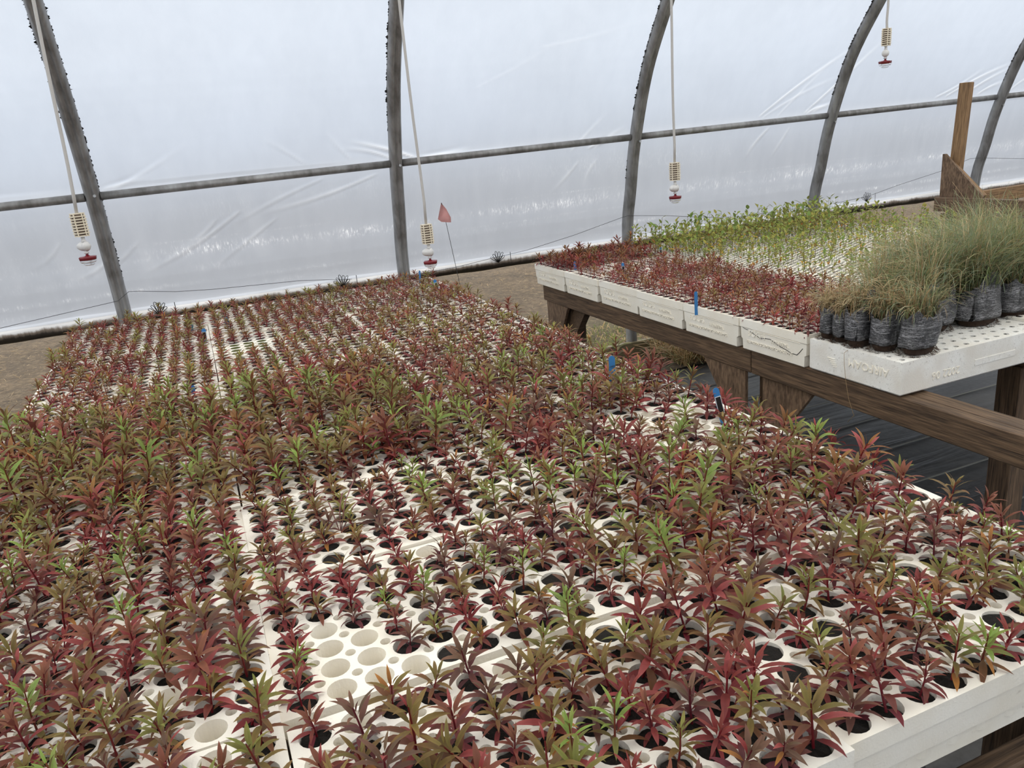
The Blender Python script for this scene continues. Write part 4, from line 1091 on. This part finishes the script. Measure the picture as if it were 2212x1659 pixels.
for px, py, h, w, tl, mt, lb_, zp, lab in TAGS:
    r = CR @ np.array([px - W_PX / 2, py - H_PX / 2, F_PX]); r = r * ((zp - EYE) / r[2])
    root = empty('plant_tag', (r[0], r[1], zp)); root.rotation_euler = (-.08, tl, -.25)
    tag(root, ('teal' if mt is TEAL else 'blue') + ' plastic plant tag, ' + lab, 'plant tag', 'plastic tags stuck in the trays')
    link('tag_blade', tag_mesh(w, h, mt), root)
    if lb_:
        link('label_border', bm_mesh('label_border', box_bm(w * .96, .0006, h * .62, c=(0, -.0006, h * .42)), WHT), root)
        link('label_print', bm_mesh('label_print', box_bm(w * .78, .0008, h * .56, c=(0, -.001, h * .43)), BLK), root)
FLAGM = leaf_material('pink_flag_vinyl', (.9, .6, .58, 1), .1, .55)
top = Vector(pt(954, 438, 4.2)); b2 = Vector(pt(993, 612, 4.2)); base = top + (b2 - top) * (top.z / (top.z - b2.z)); base.z = -.01
fl = empty('marker_flag', base); tag(fl, 'faded pink triangular flag on a thin wire at the far end of the bench', 'flag')
tube('wire_stake', [tuple(base), tuple(base * .6 + top * .4), tuple(top)], .0016, WIRE, fl, 5)
d = (base - top).normalized()
V = []; A = top
pts = [(0, 0), (.022, -.075), (.050, -.110), (.072, -.098), (.060, -.075), (.030, -.030)]
bm = bmesh.new()
L = [A + Vector((x - .026, -.004 + .010 * math.sin(x * 90), z)) for x, z in [(.024, 0), (-.010, -.085), (.014, -.104), (.040, -.108), (.066, -.112), (.068, -.085), (.045, -.035)]]
C_ = bm.verts.new(A + Vector((.006, -.02, -.062)))
vs_ = [bm.verts.new(p) for p in L]
for k in range(len(vs_)): bm.faces.new((C_, vs_[k], vs_[(k + 1) % len(vs_)]))
r = bmesh.ops.solidify(bm, geom=list(bm.faces), thickness=.0008)
bmesh.ops.recalc_face_normals(bm, faces=bm.faces)
fm = bm_mesh('flag', bm, FLAGM, True); fa = fm.color_attributes.new('Col', 'FLOAT_COLOR', 'POINT'); fa.data.foreach_set('color', [.92, .60, .58, 1.] * len(fm.vertices))
o = link('flag', fm, fl); o.location = -base

# ------------------------------------------------------------------ outside and floor details
hz = empty('trailer_hitch', (8.9, 6.5, 0)); tag(hz, 'trailer tongue with black jack wheel and chain outside, beyond the wall at far right', 'trailer')
PLATE = plain('pale_trailer_steel', (.40, .41, .43, 1), .5, .4); RUB = plain('black_rubber', (.012, .012, .013, 1), .7)
board('tongue', (9.05, 6.5, EYE - 1.02), (11.5, 6.9, EYE - .98), .10, .16, PLATE, hz)
w_ = link('jack_wheel', lathe_mesh('jack_wheel', [(.03, -.05), (.14, -.05), (.16, -.03), (.16, .03), (.14, .05), (.03, .05)], RUB, 18), hz, (-.05, -.02, EYE - 1.12)); w_.rotation_euler = (PI / 2, 0, .6)
board('jack_post', (8.87, 6.52, 0), (8.87, 6.52, EYE - .95), .09, .09, RUB, hz)
board('jack_post', (9.3, 6.56, 0), (9.3, 6.56, EYE - 1.08), .06, .06, RUB, hz)
ch = [(8.80 + .055 * k, 6.40, EYE - 1.03 - .07 * math.sin(PI * k / 9)) for k in range(10)]
tube('safety_chain', ch, .012, BOLT, hz, 5)
# loose straw and dry grass on the ground near the wall foot
def straw(n, x0, x1, y0, y1, seed, cols, up, Lr):
    r = np.random.default_rng(seed); V, Fc, Cc = [], [], []
    for k in range(n):
        x, y = r.uniform(x0, x1), r.uniform(y0, y1); az = r.uniform(0, 2 * PI); L = r.uniform(*Lr); w = r.uniform(.0012, .0028); c = cols[r.integers(len(cols))] * r.uniform(.8, 1.2)
        z = .012; b = len(V); el = r.uniform(*up)
        for i in range(4):
            V += [(x - math.sin(az) * w, y + math.cos(az) * w, z), (x + math.sin(az) * w, y - math.cos(az) * w, z + .001)]; Cc += [c, c]
            x += L / 3 * math.cos(az) * math.cos(el); y += L / 3 * math.sin(az) * math.cos(el); z = max(.008, z + L / 3 * math.sin(el)); el -= r.uniform(.1, .6) * (up[1] > .6); az += r.normal(0, .25)
        for i in range(3): Fc.append((b + 2 * i, b + 2 * i + 1, b + 2 * i + 3, b + 2 * i + 2))
    Cc = np.clip(np.array(Cc), 0, 1); return np.array(V), np.array(Fc), np.c_[Cc, np.ones(len(Cc))]
dr = [lin(196, 168, 122), lin(170, 140, 98), lin(214, 190, 146), lin(140, 110, 78)]
drg = [lin(140, 120, 88), lin(118, 98, 70), lin(162, 142, 106), lin(74, 58, 42), lin(100, 82, 58)]
gr = [lin(104, 116, 60), lin(128, 130, 72), lin(90, 104, 52)]
v, f, c = straw(16000, -3.5, 11, 4.6, 8.5, 1, drg, (-.05, .3), (.02, .085)); tag(link('loose_straw', mesh_np('loose_straw', v, f, BLADE, c)), 'loose straw scattered over the earth outside the wall', 'straw', kind='stuff')
v, f, c = straw(2600, 1.6, 3.3, 4.52, 5.3, 2, gr + dr[:1], (.5, 1.3), (.03, .08)); tag(link('green_grass', mesh_np('green_grass', v, f, BLADE, c)), 'short green grass outside the wall foot under the right bench', 'grass', kind='stuff')
v, f, c = straw(2000, 2.74, 3.45, 4.0, 4.42, 3, dr + gr[:1], (.5, 1.4), (.10, .30)); tag(link('dry_grass', mesh_np('dry_grass', v, f, BLADE, c)), 'dry grass tufts along the wall foot under the right bench', 'grass', kind='stuff')
